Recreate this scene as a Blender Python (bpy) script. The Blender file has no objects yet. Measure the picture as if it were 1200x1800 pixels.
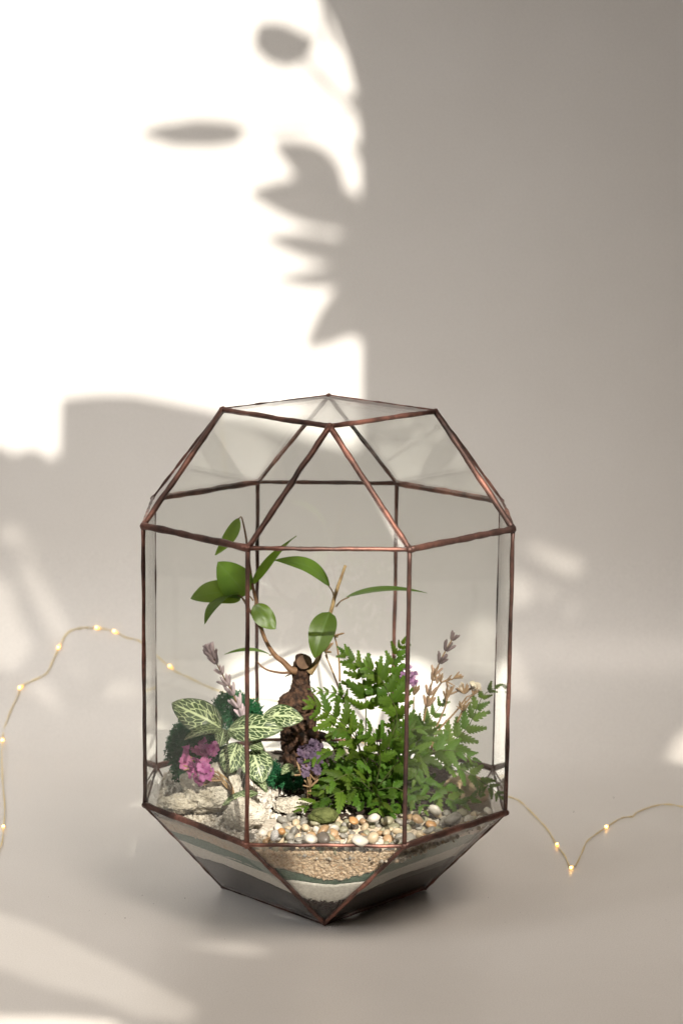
import bpy, bmesh, math, random
from mathutils import Vector, Matrix, noise
import numpy as np
random.seed(7); np.random.seed(7)
R = math.radians
sc = bpy.context.scene
COL = sc.collection

# ---------------------------------------------------------------- camera
FOC, CAM, PITCH, ROLL = 4097.17, Vector((0.0098, -1.6055, 0.5779)), 0.1846, -0.0104
_F = Vector((0, math.cos(PITCH), -math.sin(PITCH))); _R0 = Vector((1, 0, 0)); _U0 = _R0.cross(_F)
_R = math.cos(ROLL) * _R0 - math.sin(ROLL) * _U0
_U = math.sin(ROLL) * _R0 + math.cos(ROLL) * _U0
cam_d = bpy.data.cameras.new('camera'); cam = bpy.data.objects.new('camera', cam_d); COL.objects.link(cam)
cam.matrix_world = Matrix(((_R.x, _U.x, -_F.x, CAM.x), (_R.y, _U.y, -_F.y, CAM.y), (_R.z, _U.z, -_F.z, CAM.z), (0, 0, 0, 1)))
cam_d.sensor_fit = 'HORIZONTAL'; cam_d.sensor_width = 36; cam_d.lens = FOC / 1200 * 36
cam_d.clip_start = .02; cam_d.clip_end = 50
cam_d.dof.use_dof = True; cam_d.dof.focus_distance = 1.60; cam_d.dof.aperture_fstop = 13
sc.camera = cam

# ---------------------------------------------------------------- world, lamps, exposure
w = bpy.data.worlds.new('World'); sc.world = w; w.use_nodes = True
bg = w.node_tree.nodes['Background']; bg.inputs[0].default_value = (1.0, 0.86, 0.73, 1); bg.inputs[1].default_value = 0.085
WALL_Y, COVE = 0.45, 0.16
SUN_AZ, SUN_EL, SUN_D = R(12), R(30), 7.0
SUN_DIR = Vector((math.sin(SUN_AZ) * math.cos(SUN_EL), -math.cos(SUN_AZ) * math.cos(SUN_EL), math.sin(SUN_EL)))
SUN_AIM = Vector((-0.05, WALL_Y, 0.30))
SUN_POS = SUN_AIM + SUN_DIR * SUN_D
sd = bpy.data.lights.new('low_sunlight', 'SPOT'); so = bpy.data.objects.new('low_sunlight', sd); COL.objects.link(so)
so.location = SUN_POS; so.rotation_euler = (-SUN_DIR).to_track_quat('-Z', 'Y').to_euler()
sd.energy = 3900; sd.color = (1.0, 0.945, 0.86); sd.spot_size = R(22); sd.spot_blend = 0.1; sd.shadow_soft_size = 0.0135
ad = bpy.data.lights.new('window_skylight', 'AREA'); ao = bpy.data.objects.new('window_skylight', ad); COL.objects.link(ao)  # added fill lamp, unseen, for the backdrop's left-to-right falloff
ao.location = (-1.10, -0.30, 1.10); ao.rotation_euler = (Vector((-.34, .40, .36)) - ao.location).to_track_quat('-Z', 'Y').to_euler()
ad.shape = 'RECTANGLE'; ad.size = 1.1; ad.size_y = 1.1; ad.spread = R(52); ad.energy = 2.95; ad.color = (1.0, 0.975, 0.945)
a2 = bpy.data.lights.new('warm_room_light', 'AREA'); o2 = bpy.data.objects.new('warm_room_light', a2); COL.objects.link(o2)  # added fill lamp, unseen, lifting the jar's shadow on the ground
o2.location = (0.60, -0.95, 1.60); o2.rotation_euler = (Vector((.10, -.16, 0)) - o2.location).to_track_quat('-Z', 'Y').to_euler()
a2.shape = 'RECTANGLE'; a2.size = 0.9; a2.size_y = 0.9; a2.spread = R(62); a2.energy = 2.7; a2.color = (1.0, 0.88, 0.77)
vs = sc.view_settings; vs.view_transform = 'Standard'; vs.look = 'None'; vs.exposure = 0; vs.gamma = 1; vs.use_curve_mapping = False
cy = sc.cycles
cy.use_denoising = True; cy.max_bounces = 14; cy.transparent_max_bounces = 40; cy.glossy_bounces = 6; cy.diffuse_bounces = 5
cy.caustics_reflective = False; cy.caustics_refractive = False; cy.sample_clamp_indirect = 4

# ---------------------------------------------------------------- helpers
def ray(px, py):
    return (_F * FOC + _R * (px - 600) + _U * (900 - py)).normalized()
def at(px, py, Y):                     # the point seen at a pixel of the photograph, at depth Y
    d = ray(px, py); return CAM + d * ((Y - CAM.y) / d.y)
def atz(px, py, Z):
    d = ray(px, py); return CAM + d * ((Z - CAM.z) / d.z)
def profile(y):                        # backdrop height at y (below the wall)
    y0 = WALL_Y - COVE
    if y <= y0: return 0.0
    return COVE - math.sqrt(max(0.0, COVE * COVE - (y - y0) ** 2))
def on_backdrop(px, py):
    d = ray(px, py); lo, hi = 0.3, 6.0
    f = lambda t: (lambda p: (p.y < WALL_Y and p.z > profile(p.y)))(CAM + d * t)
    for _ in range(50):
        m = (lo + hi) / 2
        if f(m): lo = m
        else: hi = m
    return CAM + d * lo
PXM = FOC / 1.6055                      # pixels per metre at the jar

def link(o, parent=None):
    COL.objects.link(o)
    if parent is not None: o.parent = parent
    return o
def mesh(name, verts, faces, mat=None, smooth=True, uvs=None, mats=None, fmat=None):
    me = bpy.data.meshes.new(name); me.from_pydata([tuple(v) for v in verts], [], faces)
    if mats:
        for m in mats: me.materials.append(m)
        if fmat is not None: me.polygons.foreach_set('material_index', fmat)
    elif mat: me.materials.append(mat)
    if smooth: me.polygons.foreach_set('use_smooth', [True] * len(me.polygons))
    if uvs is not None:
        l = me.uv_layers.new(name='UVMap')
        for p in me.polygons:
            for li in p.loop_indices: l.data[li].uv = uvs[me.loops[li].vertex_index]
    me.update(); return me
def tag(o, label=None, cat=None, group=None, kind=None):
    if label: o['label'] = label
    if cat: o['category'] = cat
    if group: o['group'] = group
    if kind: o['kind'] = kind
    return o
def thing(name, loc, label, cat, group=None):
    o = bpy.data.objects.new(name, None); link(o); o.location = loc; o.empty_display_size = .01
    return tag(o, label, cat, group)
def part(name, me, parent, M=None):    # world-space mesh (or mesh placed by world matrix M) under a thing or a part
    o = bpy.data.objects.new(name, me); link(o, parent)
    base = Matrix.Translation(-parent.location) if parent.type == 'EMPTY' else Matrix.Identity(4)
    o.matrix_basis = base @ (M if M is not None else Matrix.Identity(4))
    return o
def solo(name, me, label=None, cat=None, group=None, kind=None, M=None):
    o = bpy.data.objects.new(name, me); link(o)
    if M is not None: o.matrix_world = M
    return tag(o, label, cat, group, kind)
def catmull(pts, n):
    pts = [Vector(p) for p in pts]; P = [2 * pts[0] - pts[1]] + pts + [2 * pts[-1] - pts[-2]]; out = []
    for i in range(1, len(P) - 2):
        for k in range(n):
            t = k / n; a, b, c, d = P[i - 1], P[i], P[i + 1], P[i + 2]
            out.append(.5 * ((2 * b) + (c - a) * t + (2 * a - 5 * b + 4 * c - d) * t * t + (3 * b - a - 3 * c + d) * t ** 3))
    out.append(pts[-1]); return out
def tube_data(pts, radii, sides=8, rough=0.0, seed=0, cap=True):
    n = len(pts); V = []; F = []
    if not hasattr(radii, '__len__'): radii = [radii] * n
    if len(radii) != n:
        radii = list(np.interp(np.linspace(0, 1, n), np.linspace(0, 1, len(radii)), radii))
    t0 = (pts[1] - pts[0]).normalized(); nrm = t0.orthogonal().normalized()
    for i in range(n):
        t = (pts[min(i + 1, n - 1)] - pts[max(i - 1, 0)]).normalized()
        nrm = (nrm - t * nrm.dot(t)).normalized(); b = t.cross(nrm)
        for k in range(sides):
            a = 2 * math.pi * k / sides; d = nrm * math.cos(a) + b * math.sin(a)
            r = radii[i]
            if rough: r *= 1 + rough * noise.noise((pts[i] + d * radii[i]) * 90 + Vector((seed, 0, 0)))
            V.append(pts[i] + d * r)
    for i in range(n - 1):
        for k in range(sides):
            F.append((i * sides + k, i * sides + (k + 1) % sides, (i + 1) * sides + (k + 1) % sides, (i + 1) * sides + k))
    if cap:
        F.append(tuple(range(sides))[::-1]); F.append(tuple((n - 1) * sides + k for k in range(sides)))
    return V, F
class MB:
    def __init__(s): s.v = []; s.f = []; s.m = []
    def add(s, VF, mi=0):
        V, F = VF; o = len(s.v); s.v += list(V); s.f += [tuple(i + o for i in f) for f in F]; s.m += [mi] * len(F); return s
    def mesh(s, name, mat, smooth=True, mats=None): return mesh(name, s.v, s.f, mat, smooth, mats=mats, fmat=s.m if mats else None)
def ico(sub):
    bm = bmesh.new(); bmesh.ops.create_icosphere(bm, subdivisions=sub, radius=1)
    bm.verts.ensure_lookup_table(); V = [v.co.copy() for v in bm.verts]; F = [tuple(v.index for v in f.verts) for f in bm.faces]; bm.free(); return V, F
ICO1, ICO2, ICO3, ICO4, ICO5 = ico(1), ico(2), ico(3), ico(4), ico(6)
def frame_matrix(base, tip, normal):   # y along base->tip, z towards normal
    y = (tip - base).normalized(); z = (normal - y * normal.dot(y)).normalized(); x = y.cross(z)
    return Matrix(((x.x, y.x, z.x, base.x), (x.y, y.y, z.y, base.y), (x.z, y.z, z.z, base.z), (0, 0, 0, 1)))

# ---------------------------------------------------------------- materials
def mat(name, color=(.5, .5, .5), rough=.6, spec=.5, metal=0.0):
    m = bpy.data.materials.new(name); m.use_nodes = True
    b = m.node_tree.nodes['Principled BSDF']; b.inputs['Base Color'].default_value = (*color, 1)
    b.inputs['Roughness'].default_value = rough; b.inputs['Specular IOR Level'].default_value = spec; b.inputs['Metallic'].default_value = metal
    return m
def N(m, t, **kw):
    n = m.node_tree.nodes.new(t)
    for k, v in kw.items():
        if k.startswith('i_'):
            key = k[2:]; key = int(key) if key.isdigit() else key.replace('_', ' ')
            n.inputs[key].default_value = v
        else: setattr(n, k, v)
    return n
def L(m, a, b): m.node_tree.links.new(a, b)
def bsdf(m): return m.node_tree.nodes['Principled BSDF']
def ramp(m, src, stops):
    r = N(m, 'ShaderNodeValToRGB'); L(m, src, r.inputs[0]); e = r.color_ramp.elements
    while len(e) < len(stops): e.new(.5)
    for el, (p, c) in zip(e, stops): el.position = p; el.color = (*c, 1) if len(c) == 3 else c
    return r.outputs[0]
def noisy(name, c1, c2, scale=40, rough=.6, spec=.4, bump=.0, bscale=200, detail=6, metal=0, dist=.002, lo=.35, hi=.65, coords='Object', rand=0.0):
    m = mat(name, c1, rough, spec, metal); tc = N(m, 'ShaderNodeTexCoord')
    n = N(m, 'ShaderNodeTexNoise', i_Scale=scale, i_Detail=detail); L(m, tc.outputs[coords], n.inputs['Vector'])
    col = ramp(m, n.outputs[0], [(lo, c1), (hi, c2)])
    if rand:
        oi = N(m, 'ShaderNodeObjectInfo'); hs = N(m, 'ShaderNodeHueSaturation'); L(m, col, hs.inputs['Color'])
        mr = N(m, 'ShaderNodeMapRange', i_3=1 - rand, i_4=1 + rand); L(m, oi.outputs['Random'], mr.inputs[0]); L(m, mr.outputs[0], hs.inputs['Value'])
        col = hs.outputs[0]
    L(m, col, bsdf(m).inputs['Base Color'])
    if bump:
        n2 = N(m, 'ShaderNodeTexNoise', i_Scale=bscale, i_Detail=8); L(m, tc.outputs[coords], n2.inputs['Vector'])
        bp = N(m, 'ShaderNodeBump', i_Strength=bump, i_Distance=dist); L(m, n2.outputs[0], bp.inputs['Height']); L(m, bp.outputs[0], bsdf(m).inputs['Normal'])
    return m
M = {}
m = mat('backdrop_paper', (.76, .735, .70), .30, .40); M['paper'] = m; tc = N(m, 'ShaderNodeTexCoord')
n1 = N(m, 'ShaderNodeTexNoise', i_Scale=2.2, i_Detail=7, i_Roughness=.6); L(m, tc.outputs['Object'], n1.inputs['Vector'])
base = ramp(m, n1.outputs[0], [(.3, (.715, .685, .648)), (.7, (.80, .775, .745))])
n3 = N(m, 'ShaderNodeTexNoise', i_Scale=900.0, i_Detail=2); L(m, tc.outputs['Object'], n3.inputs['Vector'])
fib = N(m, 'ShaderNodeMix', data_type='RGBA', blend_type='MULTIPLY'); fib.inputs[0].default_value = 1; L(m, base, fib.inputs[6]); L(m, ramp(m, n3.outputs[0], [(.3, (.90, .90, .90)), (.62, (1, 1, 1))]), fib.inputs[7])
vs_ = N(m, 'ShaderNodeTexVoronoi', i_Scale=34.0); L(m, tc.outputs['Object'], vs_.inputs['Vector'])
fly = N(m, 'ShaderNodeMix', data_type='RGBA', blend_type='MULTIPLY'); fly.inputs[0].default_value = .6; L(m, fib.outputs[2], fly.inputs[6]); L(m, ramp(m, vs_.outputs['Distance'], [(.008, (.45, .42, .38)), (.016, (1, 1, 1))]), fly.inputs[7])
L(m, fly.outputs[2], bsdf(m).inputs['Base Color'])
n2 = N(m, 'ShaderNodeTexNoise', i_Scale=35.0, i_Detail=10, i_Roughness=.7); L(m, tc.outputs['Object'], n2.inputs['Vector'])
bp = N(m, 'ShaderNodeBump', i_Strength=.10, i_Distance=.004); L(m, n2.outputs[0], bp.inputs['Height']); L(m, bp.outputs[0], bsdf(m).inputs['Normal'])
M['plaster'] = noisy('plaster', (.60, .57, .53), (.66, .63, .58), 5, .8, .2)
# copper foil with dark patina
m = mat('copper_solder', (.4, .2, .15), .36, .5, .88); bsdf(m).inputs['Metallic'].default_value = .6; M['copper'] = m; tc = N(m, 'ShaderNodeTexCoord')
n1 = N(m, 'ShaderNodeTexNoise', i_Scale=22.0, i_Detail=5, i_Roughness=.65); L(m, tc.outputs['Object'], n1.inputs['Vector'])
L(m, ramp(m, n1.outputs[0], [(.36, (.034, .022, .019)), (.51, (.125, .064, .050)), (.66, (.37, .165, .12))]), bsdf(m).inputs['Base Color'])
n2 = N(m, 'ShaderNodeTexNoise', i_Scale=160.0, i_Detail=4); L(m, tc.outputs['Object'], n2.inputs['Vector'])
bp = N(m, 'ShaderNodeBump', i_Strength=.35, i_Distance=.001); L(m, n2.outputs[0], bp.inputs['Height']); L(m, bp.outputs[0], bsdf(m).inputs['Normal'])
L(m, ramp(m, n1.outputs[0], [(.3, (.6, .6, .6)), (.7, (.40, .40, .40))]), bsdf(m).inputs['Roughness'])
# clear glass: Schlick mix of a see-through and a mirror lobe (works on both faces of each pane)
m = bpy.data.materials.new('clear_glass'); m.use_nodes = True; M['glass'] = m; nt = m.node_tree
for n in list(nt.nodes): nt.nodes.remove(n)
out = N(m, 'ShaderNodeOutputMaterial'); tr = N(m, 'ShaderNodeBsdfTransparent'); tr.inputs[0].default_value = (.984, .989, .982, 1)
gl = N(m, 'ShaderNodeBsdfGlossy'); gl.inputs['Roughness'].default_value = .012; gl.inputs[0].default_value = (1, 1, 1, 1)
lw = N(m, 'ShaderNodeLayerWeight', i_Blend=.5); pw = N(m, 'ShaderNodeMath', operation='POWER'); pw.inputs[1].default_value = 5
L(m, lw.outputs['Facing'], pw.inputs[0]); ma = N(m, 'ShaderNodeMath', operation='MULTIPLY_ADD'); ma.inputs[1].default_value = .955; ma.inputs[2].default_value = .045
L(m, pw.outputs[0], ma.inputs[0]); mx = N(m, 'ShaderNodeMixShader'); L(m, ma.outputs[0], mx.inputs[0]); L(m, tr.outputs[0], mx.inputs[1]); L(m, gl.outputs[0], mx.inputs[2])
tcg = N(m, 'ShaderNodeTexCoord'); ng = N(m, 'ShaderNodeTexNoise', i_Scale=26.0, i_Detail=8, i_Roughness=.7); L(m, tcg.outputs['Object'], ng.inputs['Vector'])
dust = N(m, 'ShaderNodeBsdfDiffuse'); dust.inputs[0].default_value = (.75, .73, .68, 1); md = N(m, 'ShaderNodeMixShader'); L(m, ramp(m, ng.outputs[0], [(.45, (.001, .001, .001)), (.78, (.012, .012, .012))]), md.inputs[0]); L(m, mx.outputs[0], md.inputs[1]); L(m, dust.outputs[0], md.inputs[2]); L(m, md.outputs[0], out.inputs[0])

def leafmat(name, c1, c2, trans, tcol, rough=.4, spec=.5, scale=60, vein=None):
    m = mat(name, c1, rough, spec); b = bsdf(m); out = m.node_tree.nodes['Material Output']
    tc = N(m, 'ShaderNodeTexCoord'); n = N(m, 'ShaderNodeTexNoise', i_Scale=scale, i_Detail=4); L(m, tc.outputs['Object'], n.inputs['Vector'])
    col = ramp(m, n.outputs[0], [(.35, c1), (.65, c2)])
    oi = N(m, 'ShaderNodeObjectInfo'); hs = N(m, 'ShaderNodeHueSaturation'); L(m, col, hs.inputs['Color'])
    mr = N(m, 'ShaderNodeMapRange', i_3=.62, i_4=1.42); L(m, oi.outputs['Random'], mr.inputs[0]); L(m, mr.outputs[0], hs.inputs['Value'])
    wn = N(m, 'ShaderNodeTexWhiteNoise', noise_dimensions='1D'); L(m, oi.outputs['Random'], wn.inputs['W']); mh = N(m, 'ShaderNodeMapRange', i_3=.478, i_4=.515); L(m, wn.outputs['Value'], mh.inputs[0]); L(m, mh.outputs[0], hs.inputs['Hue']); col = hs.outputs[0]
    if vein:                           # pale midrib and side veins from the leaf's own length/width coordinates
        sx = N(m, 'ShaderNodeSeparateXYZ'); L(m, tc.outputs['UV'], sx.inputs[0])
        v = N(m, 'ShaderNodeMath', operation='SUBTRACT'); L(m, sx.outputs[1], v.inputs[0]); v.inputs[1].default_value = .5
        av = N(m, 'ShaderNodeMath', operation='ABSOLUTE'); L(m, v.outputs[0], av.inputs[0])
        uu_ = N(m, 'ShaderNodeMath', operation='MULTIPLY'); L(m, sx.outputs[0], uu_.inputs[0]); uu_.inputs[1].default_value = 62
        ph = N(m, 'ShaderNodeMath', operation='MULTIPLY_ADD'); L(m, av.outputs[0], ph.inputs[0]); ph.inputs[1].default_value = -48; L(m, uu_.outputs[0], ph.inputs[2])
        sn = N(m, 'ShaderNodeMath', operation='SINE'); L(m, ph.outputs[0], sn.inputs[0])
        mid0 = ramp(m, av.outputs[0], [(.0, (1, 1, 1)), (.035, (0, 0, 0))]); sv = ramp(m, sn.outputs[0], [(.90, (0, 0, 0)), (1.0, (.32, .32, .32))])
        mxn = N(m, 'ShaderNodeMath', operation='MAXIMUM'); L(m, mid0, mxn.inputs[0]); L(m, sv, mxn.inputs[1]); mid = mxn.outputs[0]
        mixc = N(m, 'ShaderNodeMix', data_type='RGBA'); L(m, mid, mixc.inputs[0]); L(m, col, mixc.inputs[6]); mixc.inputs[7].default_value = (*vein, 1); col = mixc.outputs[2]
    L(m, col, b.inputs['Base Color'])
    n2 = N(m, 'ShaderNodeTexNoise', i_Scale=260.0, i_Detail=3); L(m, tc.outputs['Object'], n2.inputs['Vector'])
    bp = N(m, 'ShaderNodeBump', i_Strength=.25, i_Distance=.0006); L(m, n2.outputs[0], bp.inputs['Height']); L(m, bp.outputs[0], b.inputs['Normal'])
    t = N(m, 'ShaderNodeBsdfTranslucent'); t.inputs[0].default_value = (*tcol, 1)
    mx = N(m, 'ShaderNodeMixShader'); mx.inputs[0].default_value = trans; L(m, b.outputs[0], mx.inputs[1]); L(m, t.outputs[0], mx.inputs[2]); L(m, mx.outputs[0], out.inputs[0])
    return m
M['ficus'] = leafmat('ficus_leaf', (.044, .092, .014), (.075, .14, .022), .40, (.24, .40, .03), .42, .4, 50, (.10, .17, .05))
M['fern'] = leafmat('fern_leaf', (.034, .072, .008), (.074, .132, .014), .27, (.19, .35, .018), .5, .2, 70, (.018, .042, .007))
M['dryleaf'] = noisy('dry_bract', (.20, .125, .065), (.34, .23, .13), 200, .7, .2)
# fittonia: pale reticulate veins over green
m = mat('fittonia_leaf', (.1, .2, .04), .42, .4); M['fittonia'] = m; b = bsdf(m); tc = N(m, 'ShaderNodeTexCoord'); sx = N(m, 'ShaderNodeSeparateXYZ'); L(m, tc.outputs['UV'], sx.inputs[0])
v = N(m, 'ShaderNodeMath', operation='MULTIPLY_ADD'); L(m, sx.outputs[1], v.inputs[0]); v.inputs[1].default_value = 2; v.inputs[2].default_value = -1
av = N(m, 'ShaderNodeMath', operation='ABSOLUTE'); L(m, v.outputs[0], av.inputs[0])
uu = N(m, 'ShaderNodeMath', operation='MULTIPLY'); L(m, sx.outputs[0], uu.inputs[0]); uu.inputs[1].default_value = 9.5
uk = N(m, 'ShaderNodeMath', operation='MULTIPLY_ADD'); L(m, av.outputs[0], uk.inputs[0]); uk.inputs[1].default_value = -3.0; L(m, uu.outputs[0], uk.inputs[2])
vk = N(m, 'ShaderNodeMath', operation='MULTIPLY'); L(m, v.outputs[0], vk.inputs[0]); vk.inputs[1].default_value = 3.0
cx = N(m, 'ShaderNodeCombineXYZ'); L(m, uk.outputs[0], cx.inputs[0]); L(m, vk.outputs[0], cx.inputs[1])
oi = N(m, 'ShaderNodeObjectInfo'); sc_ = N(m, 'ShaderNodeMath', operation='MULTIPLY'); L(m, oi.outputs['Random'], sc_.inputs[0]); sc_.inputs[1].default_value = 40; L(m, sc_.outputs[0], cx.inputs[2])
vo = N(m, 'ShaderNodeTexVoronoi', feature='DISTANCE_TO_EDGE', i_Scale=1.0, i_Randomness=.85); L(m, cx.outputs[0], vo.inputs['Vector'])
net = ramp(m, vo.outputs['Distance'], [(.046, (1, 1, 1)), (.086, (0, 0, 0))])
mid = ramp(m, av.outputs[0], [(.05, (1, 1, 1)), (.1, (0, 0, 0))])
mxv = N(m, 'ShaderNodeMath', operation='MAXIMUM'); L(m, net, mxv.inputs[0]); L(m, mid, mxv.inputs[1])
rim = ramp(m, av.outputs[0], [(.90, (1, 1, 1)), (.97, (0, 0, 0))]); mu = N(m, 'ShaderNodeMath', operation='MULTIPLY'); L(m, mxv.outputs[0], mu.inputs[0]); L(m, rim, mu.inputs[1])
mc = N(m, 'ShaderNodeMix', data_type='RGBA'); L(m, mu.outputs[0], mc.inputs[0]); mc.inputs[6].default_value = (.027, .055, .012, 1); mc.inputs[7].default_value = (.42, .49, .27, 1); L(m, mc.outputs[2], b.inputs['Base Color'])
bp = N(m, 'ShaderNodeBump', i_Strength=.5, i_Distance=.0008); bp.invert = True; L(m, mu.outputs[0], bp.inputs['Height']); L(m, bp.outputs[0], b.inputs['Normal'])
t = N(m, 'ShaderNodeBsdfTranslucent'); L(m, mc.outputs[2], t.inputs[0]); mx = N(m, 'ShaderNodeMixShader'); mx.inputs[0].default_value = .15; L(m, b.outputs[0], mx.inputs[1]); L(m, t.outputs[0], mx.inputs[2]); L(m, mx.outputs[0], m.node_tree.nodes['Material Output'].inputs[0])

M['bark'] = noisy('bark', (.016, .0085, .0055), (.10, .052, .030), 300, .8, .25, .9, 420, dist=.0015, lo=.38, hi=.7)
M['root'] = noisy('root_bark', (.012, .007, .004), (.085, .034, .014), 130, .62, .35, .8, 300, dist=.0015)
M['twig'] = noisy('young_bark', (.10, .05, .025), (.20, .11, .055), 180, .6, .3, .4, 500, dist=.0006)
M['twig_green'] = noisy('twig_tip_bark', (.17, .105, .05), (.28, .20, .095), 180, .6, .3, .4, 500, dist=.0006)
M['cut'] = noisy('cut_wood', (.058, .033, .021), (.115, .068, .041), 160, .8, .2, .6, 300, dist=.001)
M['stem'] = noisy('fern_stalk', (.035, .05, .012), (.07, .08, .02), 120, .6, .3)
M['drystem'] = noisy('dry_stem', (.20, .12, .055), (.32, .21, .10), 120, .7, .2)
M['greystem'] = noisy('dry_dark_stem', (.13, .11, .065), (.22, .18, .10), 120, .7, .2)
M['lav'] = noisy('lavender_bud', (.36, .27, .31), (.56, .47, .46), 260, .75, .2, .4, 700, dist=.0006, rand=.2)
M['lavdark'] = noisy('lavender_bud_dark', (.10, .072, .078), (.21, .16, .15), 260, .75, .2, .4, 700, dist=.0006, rand=.2)
M['lavtan'] = noisy('lavender_bud_tan', (.26, .16, .11), (.38, .26, .17), 260, .75, .2, .4, 700, dist=.0006, rand=.2)
M['pink'] = leafmat('pink_petal', (.34, .085, .22), (.50, .20, .36), .25, (.5, .16, .34), .7, .15, 200)
M['purple'] = leafmat('purple_petal', (.062, .040, .070), (.125, .088, .125), .12, (.12, .065, .125), .7, .15, 200)
M['mauve'] = leafmat('mauve_petal', (.24, .11, .22), (.36, .21, .32), .25, (.34, .16, .31), .7, .15, 200)
M['ivory'] = leafmat('ivory_petal', (.42, .36, .27), (.56, .50, .40), .3, (.5, .45, .35), .7, .15, 200)
M['moss'] = noisy('reindeer_moss', (.010, .065, .028), (.03, .15, .055), 60, .8, .2)
M['soil'] = noisy('dark_soil', (.018, .011, .008), (.060, .038, .028), 420, .9, .25, 1.0, 520, dist=.0015)
M['wsand'] = noisy('white_sand', (.62, .575, .50), (.77, .73, .65), 520, .85, .25, .6, 700, dist=.0008)
M['gsand'] = noisy('green_sand', (.07, .125, .085), (.15, .22, .155), 620, .85, .25, .7, 700, dist=.0008)
M['bsand'] = noisy('beige_sand', (.44, .35, .25), (.60, .50, .37), 480, .85, .25, .8, 560, dist=.001)
M['bgrain'] = noisy('beige_grain', (.42, .30, .19), (.62, .49, .35), 260, .6, .35)
M['wgrain'] = noisy('white_crushed_stone', (.44, .40, .34), (.66, .62, .55), 260, .7, .3)
M['bed'] = noisy('pale_bed', (.40, .35, .28), (.58, .53, .45), 260, .9, .2, .9, 420, dist=.0015)
M['limestone'] = noisy('rough_limestone', (.44, .395, .315), (.62, .575, .485), 150, .95, .15, 1.0, 420, dist=.003)
M['tanstone'] = noisy('tan_stone', (.36, .25, .15), (.50, .38, .25), 60, .7, .3, .3, 300)
M['mossstone'] = noisy('mossy_green_stone', (.055, .068, .018), (.125, .14, .048), 130, .8, .2, .9, 420, dist=.002)
PB = {'white': ((.42, .385, .32), (.56, .52, .45)), 'cream': ((.38, .30, .195), (.50, .41, .28)), 'grey': ((.17, .16, .135), (.28, .26, .225)),
      'olive_grey': ((.20, .19, .12), (.31, .29, .20)), 'tan': ((.26, .16, .085), (.37, .25, .14)), 'orange': ((.34, .17, .065), (.45, .26, .11)), 'dark': ((.075, .062, .05), (.135, .115, .095))}
for k, (a, b_) in PB.items(): M['peb_' + k] = noisy('pebble_' + k, a, b_, 170, .38, .45, .15, 500, dist=.0005, lo=.4, hi=.62, rand=.12)
M['peb_vein'] = noisy('pebble_veined', (.05, .05, .05), (.70, .67, .62), 110, .35, .5, .1, 400, lo=.44, hi=.52)
M['wire'] = mat('gold_wire', (.88, .70, .30), .35, .5, .4)
m = mat('led_glow', (1, .8, .45), .2, .5); bsdf(m).inputs['Emission Color'].default_value = (1, .62, .22, 1); bsdf(m).inputs['Emission Strength'].default_value = 7.0; M['led'] = m
m = mat('led_resin', (.95, .72, .34), .15, .5); bsdf(m).inputs['Transmission Weight'].default_value = .5; bsdf(m).inputs['Emission Color'].default_value = (1, .5, .12, 1); bsdf(m).inputs['Emission Strength'].default_value = 1.5; M['resin'] = m
def grainmat(name, cols, rough=.6):
    m = mat(name, cols[0], rough, .35); g = N(m, 'ShaderNodeNewGeometry'); n = len(cols)
    L(m, ramp(m, g.outputs['Random Per Island'], [(i / (n - 1), c) for i, c in enumerate(cols)]), bsdf(m).inputs['Base Color']); return m
M['bgrain'] = grainmat('beige_grain', [(.34, .22, .13), (.55, .40, .26), (.66, .53, .38), (.48, .35, .23), (.62, .47, .31)])
M['wgrain'] = grainmat('white_crushed_stone', [(.40, .36, .30), (.64, .60, .53), (.50, .45, .38), (.72, .69, .62)], .7)
def film(T):  # see-through tint for the added gobo filters
    k = 'film%d' % round(T * 100)
    if k not in M:
        m = bpy.data.materials.new('sheer_film'); m.use_nodes = True; nt = m.node_tree
        for n in list(nt.nodes): nt.nodes.remove(n)
        o = N(m, 'ShaderNodeOutputMaterial'); t = N(m, 'ShaderNodeBsdfTransparent'); t.inputs[0].default_value = (T, T * .97, T * .92, 1); L(m, t.outputs[0], o.inputs[0]); M[k] = m
    return M[k]

# ---------------------------------------------------------------- backdrop: one seamless sheet, floor curving up into wall
xs = np.linspace(-.80, .80, 21)
pr = [(y, 0.0) for y in np.linspace(-.75, WALL_Y - COVE, 14)]
pr += [(WALL_Y - COVE + COVE * math.sin(a), COVE - COVE * math.cos(a)) for a in np.linspace(0, math.pi / 2, 17)[1:]]
pr += [(WALL_Y, z) for z in np.linspace(COVE, 1.7, 10)[1:]]
V = [(x, y, z) for (y, z) in pr for x in xs]; nx = len(xs)
Fc = [(i * nx + k, i * nx + k + 1, (i + 1) * nx + k + 1, (i + 1) * nx + k) for i in range(len(pr) - 1) for k in range(nx - 1)]
M['darkfloor'] = noisy('dark_wood', (.030, .020, .014), (.05, .034, .024), 4, .6, .3)
solo('floor', mesh('floor', [(-3, -5, -.02), (3, -5, -.02), (3, .7, -.02), (-3, .7, -.02)], [(0, 1, 2, 3)], M['darkfloor']), kind='structure')  # unseen dark plane added so the panes reflect something dark
M['brownwall'] = noisy('brown_paint', (.085, .058, .040), (.11, .076, .054), 3, .8, .2)
solo('side_wall', mesh('side_wall', [(.95, -2.2, -.02), (.95, .7, -.02), (.95, .7, 2.2), (.95, -2.2, 2.2)], [(0, 1, 2, 3)], M['brownwall']), kind='structure')  # unseen panel added to cut ambient light on the backdrop's right
solo('backdrop', mesh('backdrop', V, Fc, M['paper']), kind='structure')

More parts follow.
